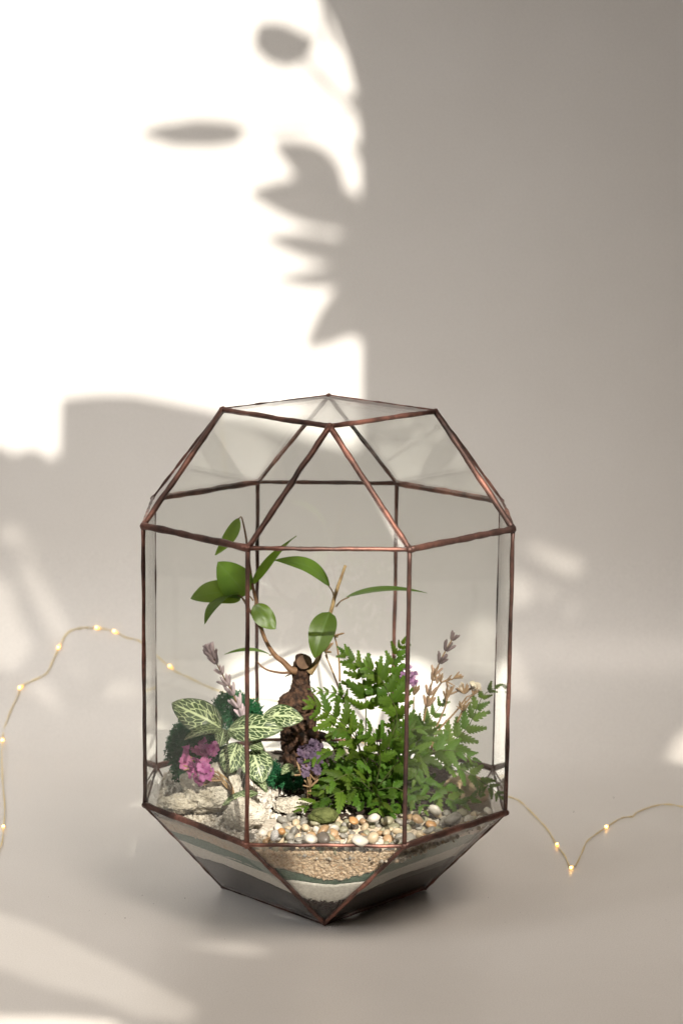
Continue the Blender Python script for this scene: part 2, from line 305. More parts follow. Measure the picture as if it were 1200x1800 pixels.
# ---------------------------------------------------------------- gobo board added to shape the sunlight, and house plant leaves (behind the camera)
G_D = 2.75
G_O = SUN_AIM + SUN_DIR * G_D; G_X = Vector((0, 0, 1)).cross(SUN_DIR).normalized(); G_Y = SUN_DIR.cross(G_X)
def to_gobo(px, py, extra=0.0):
    p = on_backdrop(px, py); d = (SUN_POS - p)
    t = (SUN_DIR.dot(G_O + SUN_DIR * extra - p)) / SUN_DIR.dot(d); q = p + d * t - G_O
    return (q.dot(G_X), q.dot(G_Y))
OPEN = [  # (outline in the photograph of the light that falls through, share of light let through)
 ([(-160,-220),(515,-220),(548,-20),(583,40),(608,100),(623,160),(630,240),(634,400),(632,790),(580,780),(480,748),(390,722),(300,703),(230,690),(170,690),(105,697),(102,800),(85,802),(75,790),(50,785),(25,795),(0,780),(-160,800)], 1),
 ([(398,1165),(420,1148),(560,1150),(700,1158),(745,1165),(775,1200),(790,1235),(800,1330),(790,1400),(745,1480),(700,1545),(650,1572),(610,1606),(500,1606),(450,1572),(425,1568),(350,1530),(304,1500),(312,1440),(322,1330),(345,1300),(384,1285),(385,1230)], 1),
 ([(255,1276),(285,1272),(292,1306),(262,1310)], .9), ([(218,1424),(255,1411),(306,1436),(303,1456),(262,1448)], .85), ([(250,1472),(292,1480),(330,1530),(300,1542),(238,1512)], .9), ([(257,1368),(273,1363),(309,1400),(297,1410)], .8),
 ([(1170,1338),(1190,1300),(1240,1255),(1240,1352)], .5),
 ([(-80,1580),(60,1625),(180,1680),(280,1735),(345,1770),(330,1800),(240,1788),(180,1760),(90,1738),(0,1705),(-80,1680)], .22),
 ([(-80,1787),(100,1788),(205,1796),(212,1840),(-80,1840)], .9),
 ([(186,1478),(226,1472),(224,1500),(203,1492)], .22), ([(315,1662),(420,1656),(490,1675),(430,1682)], .24),
 ([(2,928),(36,928),(42,942),(18,956),(4,946)], 0.23), ([(24,956),(72,956),(74,969),(22,972)], 0.14),
 ([(27,985),(60,988),(102,1060),(129,1117),(99,1126),(72,1084),(45,1030)], 0.14),
 ([(-20,1005),(24,1030),(30,1075),(57,1138),(27,1183),(-20,1170)], 0.17), ([(118,1162),(148,1175),(142,1190)], 0.16),
 ([(52,1188),(92,1208),(110,1254),(58,1224)], 0.16), ([(172,1204),(240,1194),(249,1228),(190,1230)], 0.14), ([(196,1300),(222,1302),(214,1314)], 0.10),
 ([(921,954),(948,959),(1013,980),(1028,1000),(1011,1012),(974,1002),(932,970)], 0.22),
 ([(880,1008),(920,1012),(939,1031),(936,1058),(909,1066),(885,1050)], 0.16), ([(949,1029),(978,1036),(964,1058)], 0.17), ([(1004,1054),(1013,1070),(1004,1086),(993,1070)], 0.10),
 ([(832,1087),(864,1091),(920,1168),(941,1227),(902,1231),(864,1192),(800,1168)], 0.13)]
def flat(outer, holes, name, thick, off):
    cu = bpy.data.curves.new(name, 'CURVE'); cu.dimensions = '2D'; cu.fill_mode = 'BOTH'; cu.extrude = thick / 2
    for lp in [outer] + holes:
        s = cu.splines.new('POLY'); s.points.add(len(lp) - 1); s.use_cyclic_u = True
        for p, q in zip(s.points, lp): p.co = (q[0], q[1], 0, 1)
    o = bpy.data.objects.new(name, cu); COL.objects.link(o); bpy.context.view_layer.update()
    me = bpy.data.meshes.new_from_object(o.evaluated_get(bpy.context.evaluated_depsgraph_get())); bpy.data.objects.remove(o)
    T = Matrix(((G_X.x, G_Y.x, SUN_DIR.x, 0), (G_X.y, G_Y.y, SUN_DIR.y, 0), (G_X.z, G_Y.z, SUN_DIR.z, 0), (0, 0, 0, 1)))
    T.translation = G_O + SUN_DIR * off; me.transform(T); me.name = name; return me
H = 1.1
me = flat([(-H, -H), (H, -H), (H, H), (-H, H)], [[to_gobo(*p) for p in poly] for poly, T in OPEN], 'window_wall', .006, 0); me.materials.append(M['plaster'])
gobo = solo('window_wall', me, kind='structure')  # unseen board added, its openings cut to the wanted patches of light
for poly, T in OPEN:
    if T < 1:
        c = [sum(p[i] for p in poly) / len(poly) for i in (0, 1)]
        g = [to_gobo(*(Vector((c[0], c[1])) + (Vector(p) - Vector(c)) * 1.25)) for p in poly]
        me = flat(g, [], 'sheer_curtain', .0, .006 + .0005 * random.random()); me.materials.append(film(T)); part('sheer_curtain', me, gobo)  # filters added over the openings to weaken the light into faint dapples
def leafshape(bx, by, tx, ty, wd, bend=.0, n=9):
    b, t = Vector((bx, by)), Vector((tx, ty)); d = t - b; pn = Vector((-d.y, d.x)).normalized(); up_, dn = [], []
    for k in range(n + 1):
        u = k / n; c = b + d * u + pn * bend * 4 * u * (1 - u); h = wd * .54 * math.sin(math.pi * min(1, .06 + .94 * u) ** .85) ** .8 if u < 1 else 0
        up_.append(c + pn * h); dn.append(c - pn * h)
    return [tuple(p) for p in up_ + dn[-2::-1]]
LEAFSH = [[(461,50),(496,50),(545,73),(531,105),(502,117),(473,108),(452,85)], [(258,239),(292,225),(350,216),(402,220),(417,233),(408,253),(373,259),(315,258)],
 leafshape(598, 346, 476, 252, 68, 12), leafshape(650, 388, 432, 342, 82, 8), leafshape(650, 464, 456, 420, 50, 4), leafshape(655, 484, 474, 492, 36, -4), leafshape(636, 496, 534, 616, 70, -10), leafshape(660, 592, 590, 582, 26, 0),
 [(596,352),(650,372),(650,560),(612,548),(590,500),(592,420)], leafshape(528, 112, 616, 204, 15, 0), leafshape(410, 236, 642, 214, 10, 6), leafshape(645, 218, 600, 176, 22, 0), leafshape(645, 300, 606, 262, 20, 3), leafshape(560, 30, 590, 110, 12, 4)]
M['plantleaf'] = leafmat('house_plant_leaf', (.04, .11, .02), (.07, .16, .03), .05, (.1, .3, .02))
m = M['plantleaf']; out_ = m.node_tree.nodes['Material Output']; srf = out_.inputs[0].links[0].from_socket; tp = N(m, 'ShaderNodeBsdfTransparent'); tp.inputs[0].default_value = (1, .97, .9, 1)
mx = N(m, 'ShaderNodeMixShader'); mx.inputs[0].default_value = .10; L(m, srf, mx.inputs[1]); L(m, tp.outputs[0], mx.inputs[2]); L(m, mx.outputs[0], out_.inputs[0])
for i, poly in enumerate(LEAFSH):
    cen = Vector((sum(p[0] for p in poly), sum(p[1] for p in poly))) / len(poly)
    big = [cen + (Vector(p) - cen) * (1.24 if i < 2 else 1.0) for p in poly]
    me = flat([to_gobo(*p) for p in big], [], 'plant_leaf', .002, .03 + .006 * i); me.materials.append(M['plantleaf']); part('plant_leaf', me, gobo)

# ---------------------------------------------------------------- terrarium
LX, LY = .0013, -.0186
def tv(x, y, z): return Vector((x + LX * z, y + LY * z, z))
W8, A8, BB, CC, Z1, Z2, Z3, YAW = .125, .0522, .0729, .0736, .0764, .2781, .3507, .0118
def rot(x, y, z): c, s = math.cos(YAW), math.sin(YAW); return tv(c * x - s * y, s * x + c * y, z)
OCT = [(-A8, -W8), (A8, -W8), (W8, -A8), (W8, A8), (A8, W8), (-A8, W8), (-W8, A8), (-W8, -A8)]   # FL FR R Rr BR BL Lr L
SQI = [0, 0, 1, 1, 2, 2, 3, 3]; SQ = [(0, -1), (1, 0), (0, 1), (-1, 0)]
up = [rot(x, y, Z2) for x, y in OCT]; lo = [rot(x, y, Z1) for x, y in OCT]
top = [rot(x * CC, y * CC, Z3) for x, y in SQ]; bas = [rot(x * BB, y * BB, .0022) for x, y in SQ]
lo[7] += Vector((0, .0, .004)); 
jar = thing('terrarium', (0, 0, 0), 'faceted glass terrarium with copper edges standing on white backdrop', 'terrarium')
AX = Vector((0, 0, .17))
def pane(poly):
    poly = [Vector(p) for p in poly]; c = sum(poly, Vector()) / len(poly)
    n = (poly[1] - poly[0]).cross(poly[2] - poly[0]).normalized()
    if n.dot(c - AX) < 0: n = -n; poly = poly[::-1]
    ins = [p + (c - p).normalized() * .0012 for p in poly]; k = len(ins)
    V = [p + n * .001 for p in ins] + [p - n * .001 for p in ins]
    F = [tuple(range(k)), tuple(range(2 * k - 1, k - 1, -1))] + [(i, k + i, k + (i + 1) % k, (i + 1) % k) for i in range(k)]
    part('glass_pane', mesh('glass_pane', V, F, M['glass'], False), jar)
EDG = set()
def bar(a, b, r=.0021):
    a, b = Vector(a), Vector(b); key = tuple(sorted([tuple(round(q, 4) for q in a), tuple(round(q, 4) for q in b)]))
    if key in EDG: return
    EDG.add(key); n = 22; s = random.random() * 50; d = (b - a).normalized(); o1 = d.orthogonal().normalized(); o2 = d.cross(o1)
    pts = []
    for i in range(n):
        t = i / (n - 1); p = a.lerp(b, t); k = .00055 * math.sin(math.pi * t) ** .5
        pts.append(p + o1 * k * noise.noise(Vector((t * 7, s, 0))) + o2 * k * noise.noise(Vector((t * 7, s, 9))))
    rad = [r * (1 + .26 * noise.noise(Vector((i * .6, s, 3))) + (.12 if i in (0, n - 1) else 0)) for i in range(n)]
    part('frame_bar', MB().add(tube_data(pts, rad, 8)).mesh('frame_bar', M['copper']), jar)
for i in range(8):
    j = (i + 1) % 8
    if i: pane([up[i], up[j], lo[j], lo[i]])       # the front window is the terrarium's open planting hatch
    if SQI[i] == SQI[j]: pane([up[i], up[j], top[SQI[i]]]); pane([lo[i], lo[j], bas[SQI[i]]])
    else: pane([up[i], up[j], top[SQI[j]], top[SQI[i]]]); pane([lo[i], lo[j], bas[SQI[j]], bas[SQI[i]]])
    thin = .0014 if i in (0, 4) else .0023 if i % 2 else .0018
    bar(up[i], up[j], thin + .0001); bar(lo[i], lo[j], thin); bar(up[i], lo[i], .00145); bar(up[i], top[SQI[i]], .0020 if SQI[i] != 2 else .0016); bar(lo[i], bas[SQI[i]], .0016)
pane(top); pane(bas)
for i in range(4): bar(top[i], top[(i + 1) % 4], .0018 if i in (0, 3) else .0015); bar(bas[i], bas[(i + 1) % 4], .0015)
for p in up + lo + top + bas:
    s = random.random() * 90; r = random.uniform(.0021, .0027) if p.z > .01 else .0020
    V = [p + v * r * (1 + .22 * noise.noise(v * 1.6 + Vector((s, 0, 0)))) for v in ICO2[0]]
    part('solder_joint', mesh('solder_joint', V, ICO2[1], M['copper']), jar)

# ---------------------------------------------------------------- layers of soil and sand in the lower cup
INS = .0034
def cup(z, per=10):
    t = z / Z1; q = []
    for i in range(8):
        a = rot(SQ[SQI[i]][0] * BB, SQ[SQI[i]][1] * BB, 0).lerp(rot(*OCT[i], Z1), t); q.append(a)
    ax = Vector((LX * z, LY * z, z)); q = [p + (ax - p).normalized() * INS for p in q]
    out = []
    for i in range(8):
        for k in range(per): out.append(q[i].lerp(q[(i + 1) % 8], k / per))
    return out
def itf(z, amp, seed, rise=0.0):
    def f(p):
        sx = min(1, abs(p.x - .004) / .050); sx = sx * sx * (3 - 2 * sx) * rise
        v = Vector((p.x * 26, p.y * 26, seed)); w2 = Vector((p.x * 150, p.y * 150, seed + 5)); w3 = Vector((p.x * 620, p.y * 620, seed + 8))
        return z + sx + amp * noise.noise(v) * 1.5 + amp * .28 * noise.noise(w2) + .0007 * noise.noise(w3)
    return f
PER = 40
def layer(name, f0, f1, material, label, cat, cap):
    V = []; F = []; n = 8 * PER; NZ = 6; ring = cup(.04, PER)
    for j in range(NZ + 1):
        for i in range(n):
            p = ring[i]; z = f0(p) + (f1(p) - f0(p)) * j / NZ; z = max(.0052, z)
            t = z / Z1; k = i // PER; fr = (i % PER) / PER
            def vv(ii):
                q = rot(SQ[SQI[ii]][0] * BB, SQ[SQI[ii]][1] * BB, 0).lerp(rot(*OCT[ii], Z1), t); ax = Vector((LX * z, LY * z, q.z)); return q + (ax - q).normalized() * INS
            V.append(vv(k).lerp(vv((k + 1) % 8), fr))
    for j in range(NZ):
        for i in range(n): F.append((j * n + i, j * n + (i + 1) % n, (j + 1) * n + (i + 1) % n, (j + 1) * n + i))
    F.append(tuple(range(n))[::-1])
    if cap: F.append(tuple(NZ * n + i for i in range(n)))
    return solo(name, mesh(name, V, F, material), label, cat, kind='stuff')
i0 = lambda p: .0045
i1, i2, i3, i4 = itf(.0185, .0030, 1.3, .0145), itf(.0375, .0026, 4.4, .0095), itf(.0455, .0028, 7.7, .0125), itf(.0680, .0008, 2.2, .002)
layer('dark_soil', i0, i1, M['soil'], 'dark brown soil filling the bottom of the terrarium', 'soil', True)
layer('white_sand', i1, i2, M['wsand'], 'pale off-white sand band above the dark soil', 'sand', True)
layer('green_sand', i2, i3, M['gsand'], 'thin wavy green sand band above the white sand', 'sand', True)
layer('beige_sand', i3, i4, M['bsand'], 'beige sand layer between green band and pebbles', 'sand', True)
def grains(name, items, material, label, cat, stretch=.35, sub=ICO1):
    mb = MB()
    for (p, r) in items:
        e = Matrix.Rotation(random.random() * 6.3, 3, Vector((random.gauss(0, 1), random.gauss(0, 1), random.gauss(0, 1))).normalized())
        sx, sy, sz = (r * (1 + random.uniform(-stretch, stretch)) for _ in range(3))
        mb.add(([p + e @ Vector((v.x * sx * random.uniform(.85, 1.15), v.y * sy, v.z * sz)) for v in sub[0]], sub[1]))
    return solo(name, mb.mesh(name, material, False), label, cat, kind='stuff')
def side_point(i, fr, z, ins):
    t = z / Z1
    def vv(ii):
        q = rot(SQ[SQI[ii]][0] * BB, SQ[SQI[ii]][1] * BB, 0).lerp(rot(*OCT[ii], Z1), t); ax = Vector((LX * z, LY * z, q.z)); return q + (ax - q).normalized() * ins
    return vv(i).lerp(vv((i + 1) % 8), fr)
it = []
for _ in range(2600):
    fr = random.random(); z = random.uniform(.044, .0695); p = side_point(0, fr, z, INS - .0002)
    if z < i3(p) + .0004: continue
    it.append((p, random.uniform(.0009, .0018)))
for _ in range(1300):
    i = random.choice((1, 7)); fr = random.random(); z = random.uniform(.047, .068); p = side_point(i, fr, z, INS + .0007)
    if z > i3(p) + .001: it.append((p, random.uniform(.0006, .0011)))
grains('beige_gravel', it, M['bgrain'], 'coarse beige gravel grains pressed against the front glass facet', 'gravel')
it = []
for _ in range(900):
    fr = random.random(); p = side_point(0, fr, .02, INS); z = i1(p) + random.gauss(-.001, .0016); p = side_point(0, fr, max(.006, z), INS - .0002); it.append((p, random.uniform(.0004, .0009)))
grains('soil_crumbs', it, M['soil'], 'dark soil crumbs along the top of the soil band', 'soil')

# bed on top
def bed_h(x, y):
    h = .0695 + .0022 * noise.noise(Vector((x * 40, y * 40, 3))) + .0010 * noise.noise(Vector((x * 160, y * 160, 5)))
    if x < 0: h += .003 * min(1, -x / .06)
    if y > 0: h += .002 - .05 * max(0, y - .06)
    if x > -.045 and y < -.055: h -= .0050 * min(1, (-.055 - y) / .03) * min(1, (x + .045) / .02)
    h -= .10 * max(0, math.hypot(x, y) - .108)
    return h
V = []; F = []; idx = {}; st = .0022; nn = int(.13 / st)
def inside(x, y, m):
    return abs(x) < W8 - m and abs(y) < W8 - m and abs(x) + abs(y) < W8 + A8 - m * 1.414
for i in range(-nn, nn + 1):
    for j in range(-nn, nn + 1):
        x, y = i * st, j * st
        if inside(x, y, .0085 if y < -.03 else .006): idx[i, j] = len(V); V.append((x, y - .0013, bed_h(x, y)))
for (i, j), k in idx.items():
    q = [(i, j), (i + 1, j), (i + 1, j + 1), (i, j + 1)]
    if all(a in idx for a in q): F.append(tuple(idx[a] for a in q))
solo('planting_bed', mesh('planting_bed', V, F, M['bed']), 'pale gritty planting bed under the plants', 'sand', kind='stuff')
V = []; F = []; idx = {}
for i in range(-nn, nn + 1):
    for j in range(-nn, nn + 1):
        x, y = i * st, j * st
        q = noise.noise(Vector((x * 60, y * 60, 11))) * .012
        if inside(x, y, .010) and y > -.056 + q and x > -.035 + q and x < .095 + q: idx[i, j] = len(V); V.append((x, y - .0013, bed_h(x, y) + .0016 + .0012 * noise.noise(Vector((x * 260, y * 260, 2)))))
for (i, j), k in idx.items():
    q = [(i, j), (i + 1, j), (i + 1, j + 1), (i, j + 1)]
    if all(a in idx for a in q): F.append(tuple(idx[a] for a in q))
solo('planting_soil', mesh('planting_soil', V, F, M['soil']), 'dark planting soil around the bonsai and fern roots', 'soil', kind='stuff')
it = []
for _ in range(11000):
    x, y = random.uniform(-.122, .03), random.uniform(-.112, .07)
    if not inside(x, y, .009) or random.random() > 1.1 - (x + .10) * 7.5 or (x > -.045 and y < -.058): continue
    r = random.choice((random.uniform(.0004, .0009), random.uniform(.0005, .0010), random.uniform(.0008, .0019))); it.append((Vector((x, y, bed_h(x, y) + r * random.uniform(.1, 1.4))), r))
grains('crushed_white_stone', it, M['wgrain'], 'crushed white stone grit covering the left side of the bed', 'gravel')

# ---------------------------------------------------------------- pebbles, every one its own object
PM = []
for s in range(9):
    a, b, c = random.uniform(.85, 1.25), random.uniform(.75, 1.0), random.uniform(.55, .8)
    V = []
    for v in ICO3[0]:
        k = 1 + .16 * noise.noise(v * 1.1 + Vector((s * 7, 0, 0))) + .05 * noise.noise(v * 2.6 + Vector((0, s * 5, 0))); V.append(Vector((v.x * a, v.y * b, v.z * c)) * k)
    PM.append((V, ICO3[1]))
PMESH = {}
def pebble(p, r, color, label, group, rx=None, s=None):
    s = random.randrange(9) if s is None else s
    if (color, s) not in PMESH: PMESH[color, s] = mesh('pebble', PM[s][0], PM[s][1], M['peb_' + color])
    e = Matrix.Rotation(random.random() * 6.3, 4, 'Z') @ Matrix.Rotation(random.gauss(0, .45), 4, 'X') @ Matrix.Rotation(random.gauss(0, .45), 4, 'Y')
    solo('pebble', PMESH[color, s], label, 'pebble', group, M=Matrix.Translation(p) @ e @ Matrix.Scale(r, 4))
CN = {'white': 'white', 'cream': 'cream', 'grey': 'grey', 'olive_grey': 'olive-grey', 'tan': 'tan-brown', 'orange': 'orange-brown', 'dark': 'dark grey-brown'}
placed = []
def drop(x, y, r):
    z = bed_h(x, y) + r * .75
    for (q, s) in placed:
        d = math.hypot(q.x - x, q.y - y); rr = (r + s) * .86
        if d < rr: z = max(z, q.z + math.sqrt(rr * rr - d * d) * .80)
    return z
def solo_peb(px, py, r, color, label):
    p = atz(px, py, .0795); placed.append((p, r)); pebble(p, r, color, label, None)
solo_peb(495, 1462, .0034, 'orange', 'bright orange pebble left of centre in the front row')
solo_peb(482, 1469, .0041, 'vein', 'black and white veined pebble against the front glass')
solo_peb(568, 1459, .0043, 'tan', 'large tan pebble just right of the mossy green stone')
solo_peb(546, 1475, .0048, 'white', 'heart-shaped white pebble at the front glass')
solo_peb(568, 1474, .0046, 'dark', 'dark grey-brown pebble below the large tan pebble')
solo_peb(632, 1478, .0050, 'white', 'large oval white pebble near the front glass')
solo_peb(655, 1473, .0050, 'cream', 'large pale orange-cream pebble near the front glass')
solo_peb(621, 1443, .0036, 'orange', 'round orange-brown pebble below the fern')
solo_peb(657, 1438, .0042, 'white', 'blocky white pebble at the foot of the fern')
solo_peb(799, 1458, .0050, 'cream', 'upright apricot pebble beside the right front pane') if False else None
solo_peb(733, 1440, .0046, 'tan', 'apricot pebble just behind the right front upright')
solo_peb(764, 1424, .0046, 'white', 'white pebble standing proud at the right')
solo_peb(795, 1440, .0058, 'grey', 'long grey pebble at the right front pane')
cnt = 0; tries = 0
def front_row(i, f0, f1, n, z):
    global cnt
    for k in range(n):
        r = random.uniform(.0022, .0036); p = side_point(i, f0 + (f1 - f0) * (k + .5 + random.uniform(-.25, .25)) / n, z + random.uniform(-.0016, .0016), .0030 + r * .9)
        placed.append((p, r)); cnt += 1; c = random.choices(list(PB), (1.5, 1.7, 2, 1.3, .9, .15, .5))[0]
        lb = '%s pebble pressed against the %s just under the copper edge' % (CN[c], 'front facet' if i == 0 else 'right front facet'); pebble(p, r, c, lb, lb.replace('pebble', 'pebbles'))
front_row(0, .06, .97, 19, .0705); front_row(1, .04, .9, 17, .0712)
while cnt < 288 and tries < 16000:
    tries += 1; best = None
    r = random.choice((random.uniform(.0021, .0028), random.uniform(.0026, .0034), random.uniform(.0030, .0042)))
    for _ in range(16):
        x, y = random.uniform(-.055, .118), random.uniform(-.120, -.035)
        if not inside(x, y, .0045 + r * 1.0): continue
        if y > (-.057 if x < .055 else -.04): continue
        if x < -.035 and y > -.085: continue
        z = drop(x, y, r)
        if best is None or z < best.z: best = Vector((x, y, z))
    if best is None or best.z > .0815 + .002 * random.random(): continue
    placed.append((best, r)); cnt += 1
    right = best.x > .05
    c = random.choices(list(PB), (.7, .7, 2.2, 1.6, .8, .3, .6) if right else (1.5, 1.9, 2.3, 1.6, .6, .14, .5))[0]
    sz = 'tiny' if r < .0026 else 'small' if r < .0034 else 'large'
    zone = 'at the foot of the left front upright' if best.x < -.028 else 'behind the right front pane' if best.x > .056 else ('along the front glass' if best.y < -.098 else 'at the foot of the fern') + (' left of centre' if best.x < .012 else ' right of centre')
    lb = '%s %s pebble %s' % (sz, CN[c], zone)
    pebble(best, r, c, lb, lb.replace('pebble', 'pebbles'))

it = []
for _ in range(1500):
    x, y = random.uniform(-.06, .12), random.uniform(-.122, -.03)
    if not inside(x, y, .0062) or (x < -.03 and y > -.08) or (x < .05 and y > -.05): continue
    r = random.uniform(.0007, .0017); it.append((Vector((x, y, bed_h(x, y) + r * .7)), r))
M['pgrit'] = grainmat('pebble_grit', [(.30, .27, .22), (.46, .40, .31), (.22, .20, .17), (.52, .48, .41), (.38, .28, .18)], .55)
o = grains('pebble_grit', it, M['pgrit'], 'fine beige and grey grit filling the gaps between the pebbles', 'gravel')
o.data.polygons.foreach_set('use_smooth', [True] * len(o.data.polygons))

# ---------------------------------------------------------------- stones
def stone(name, p, sx, sy, sz, material, label, seed, amp=.22, fine=.06, rz=0):
    V = []
    E = Matrix.Rotation(rz, 3, 'Z')
    for v in ICO5[0]:
        k = 1 + fine * .45 * noise.noise(v * 24 + Vector((seed, seed, 0))) + fine * .4 * noise.noise(v * 48 + Vector((seed, 0, seed))) + amp * noise.noise(v * 1.3 + Vector((seed, 0, 0))) + fine * noise.noise(v * 4 + Vector((0, seed, 0))) + fine * .6 * noise.noise(v * 11 + Vector((0, 0, seed)))
        V.append(E @ Vector((v.x * sx, v.y * sy, v.z * sz)) * k)
    return solo(name, mesh(name, V, ICO5[1], material), label, 'stone', M=Matrix.Translation(p))
stone('stone', at(374, 1388, -.052), .0215, .017, .0165, M['limestone'], 'large rough pale limestone lump under the pink dried flowers', 3.1, .26, .10)
stone('stone', at(430, 1432, -.086), .0140, .010, .0105, M['limestone'], 'smaller rough pale limestone lump behind the left front upright', 8.7, .25, .10)
stone('stone', at(316, 1412, -.060), .013, .011, .0055, M['limestone'], 'low crumbly pale stone at far left of the bed', 12.7, .3, .12)
stone('mossy_stone', at(568, 1434, -.068), .0098, .0075, .0052, M['mossstone'], 'mossy green stone at the front edge of the fern', 5.2, .24, .07)
stone('stone', at(818, 1392, .0), .0165, .014, .012, M['tanstone'], 'smooth tan sandstone behind the right fern leaves', 6.6, .15, .02)
stone('stone', at(606, 1340, .02), .012, .012, .009, M['limestone'], 'small pale wrinkled stone half hidden behind the fern', 2.9, .3, .12)
stone('stone', at(512, 1416, -.045), .011, .010, .006, M['limestone'], 'low gritty grey-white stone in front of the purple flower', 9.9, .3, .12)

# ---------------------------------------------------------------- leaves
def oval(t, p=.9, q=.75): return max(0.0, math.sin(math.pi * t ** p)) ** q
def leaf_mesh(name, Lg, Wd, material, arch=.12, fold=.12, shape=None, nu=12, nv=6, wave=0.0, twist=0.0, seed=0, droop=0.0):
    shape = shape or oval; V = []; U = []; F = []
    for i in range(nu + 1):
        t = i / nu; hw = max(.0004, Wd / 2 * shape(t)); th = twist * t
        for j in range(nv + 1):
            s = -1 + 2 * j / nv; x = s * hw; z = abs(s) * hw * fold + wave * Wd * noise.noise(Vector((t * 3.2, s * 1.8, seed))) - droop * Lg * s * s * .5
            V.append((x * math.cos(th) - z * math.sin(th), t * Lg, arch * Lg * 4 * t * (1 - t) + x * math.sin(th) + z * math.cos(th))); U.append((t, s * .5 + .5))
    for i in range(nu):
        for j in range(nv):
            a = i * (nv + 1) + j; F.append((a, a + 1, a + nv + 2, a + nv + 1))
    return mesh(name, V, F, material, uvs=U)
def leaf(parent, b, t, wpx, normal, material, name='leaf', **kw):
    Lg = (t - b).length; me = leaf_mesh(name, Lg, wpx / PXM, material, seed=random.random() * 60, **kw)
    return part(name, me, parent, frame_matrix(b, t, Vector(normal)))
def stemtube(parent, pts, radii, material, name='branch', sides=7, n=6, rough=.0):
    P = catmull(pts, n); return part(name, MB().add(tube_data(P, radii, sides, rough)).mesh(name, material), parent)

# ---------------------------------------------------------------- ficus bonsai
YT = .030
fb = thing('ficus_bonsai', at(525, 1372, YT), 'little ficus bonsai with stout cut trunk and few glossy leaves', 'bonsai')
prof = [(533.5, 1157, 15.5), (533.5, 1164, 17.0), (531.5, 1172, 18.0), (529.5, 1182, 17.0), (528, 1192, 15.2), (527.5, 1202, 15.6), (526.5, 1211, 17.0), (525.5, 1217, 20), (524, 1222, 25.5), (523, 1227, 31.5), (522.5, 1234, 34), (523, 1246, 33.5), (524, 1260, 32), (525, 1280, 32), (526, 1300, 33), (527, 1322, 32), (528, 1345, 30), (528, 1372, 27), (528, 1386, 24)]
V = []; F = []; ns = 110; rows = []
for i in range(len(prof) - 1):
    for k in range(9): t = k / 9; rows.append([prof[i][c] + (prof[i + 1][c] - prof[i][c]) * t for c in range(3)])
rows.append(prof[-1])
for (x, y, r) in rows:
    c = at(x, y, YT); rr = r / PXM * 1.02
    for k in range(ns):
        a = 2 * math.pi * k / ns; d = Vector((math.cos(a), math.sin(a) * .9, 0)); q = c + d * rr
        kk = 1 + .24 * noise.noise(q * 48 + Vector((3, 0, 1))) + .12 * noise.noise(q * 95) + .11 * noise.noise(q * 210) + .10 * noise.noise(q * 480) + .05 * noise.noise(q * 900)
        V.append(c + d * rr * kk + Vector((0, 0, .0012 * noise.noise(q * 120))) + (Vector((0, 0, (d.y * .0022 - d.x * .0008))) if y < 1170 else Vector()))
for i in range(len(rows) - 1):
    for k in range(ns): F.append((i * ns + k, i * ns + (k + 1) % ns, (i + 1) * ns + (k + 1) % ns, (i + 1) * ns + k))
F.append(tuple(range(ns))); F.append(tuple((len(rows) - 1) * ns + k for k in range(ns))[::-1])
part('trunk', mesh('trunk', V, F, M['bark']), fb)
c = at(534, 1163, YT - .0066); V = []; F = []
for j, rr in enumerate((0, .0018, .0034, .0048, .0053)):
    for k in range(24):
        a = 2 * math.pi * k / 24; V.append(c + Vector((math.cos(a) * rr, -.0016 + math.sin(a) * rr * .55, math.sin(a) * rr * .85 + (-.0004 if j < 3 else 0))))
for j in range(4):
    for k in range(24): F.append((j * 24 + k, j * 24 + (k + 1) % 24, (j + 1) * 24 + (k + 1) % 24, (j + 1) * 24 + k))
part('cut_face', mesh('cut_face', V, F, M['cut']), fb)
for pts, r in (([(540, 1288, -.006), (556, 1292, -.014), (572, 1297, -.018), (590, 1318, -.02), (600, 1365, -.02)], (11, 8, 6.5, 6, 4)), ([(545, 1285, .0), (560, 1310, .002), (566, 1340, .004), (570, 1372, .006)], (11, 9, 7, 5)),
               ([(532, 1290, -.010), (540, 1318, -.016), (545, 1345, -.018), (548, 1388, -.02)], (10, 8, 7, 5)), ([(525, 1290, .012), (520, 1320, .018), (515, 1340, .022), (510, 1365, .026)], (12, 9, 7, 5))):
    stemtube(fb, [at(x, y, YT + dy) for x, y, dy in pts], [q / PXM for q in r], M['root'], 'root', 12, 8, .45)
YB = YT - .004
def P3(l, y0=YB): return [at(x, y, y0 + (d[0] if d else 0)) for x, y, *d in l]
stemtube(fb, P3([(522, 1180), (511, 1177), (498, 1164), (485, 1154), (472, 1136), (462, 1114), (456, 1090), (452, 1064), (446, 1040), (441, 1012), (436, 975), (431, 937), (425, 910)]), [q / PXM for q in (8, 6.2, 5.0, 4.4, 4.0, 3.7, 3.6, 3.4, 3, 2.6, 2.2, 1.8, 1.3)], M['twig'], 'branch', 10, 6, .15)
stemtube(fb, P3([(459, 1106), (452, 1092), (442, 1078), (433, 1063), (423, 1047)]), [q / PXM for q in (3.2, 3, 2.6, 2, 1.4)], M['twig'], 'branch', 8)
stemtube(fb, P3([(543, 1182), (550, 1174), (558, 1160), (565, 1141), (573, 1110), (580, 1080), (585, 1062), (588, 1049), (597, 1022), (607, 994)]), [q / PXM for q in (8, 6, 4.6, 4.0, 3.6, 3.4, 3.6, 3.2, 3, 2.8)], M['twig_green'], 'branch', 10, 6, .15)
stemtube(fb, P3([(512, 1182), (495, 1183), (473, 1179), (460, 1172), (452, 1163)]), [q / PXM for q in (2.6, 2.3, 2, 1.7, 1)], M['twig'], 'branch', 7)
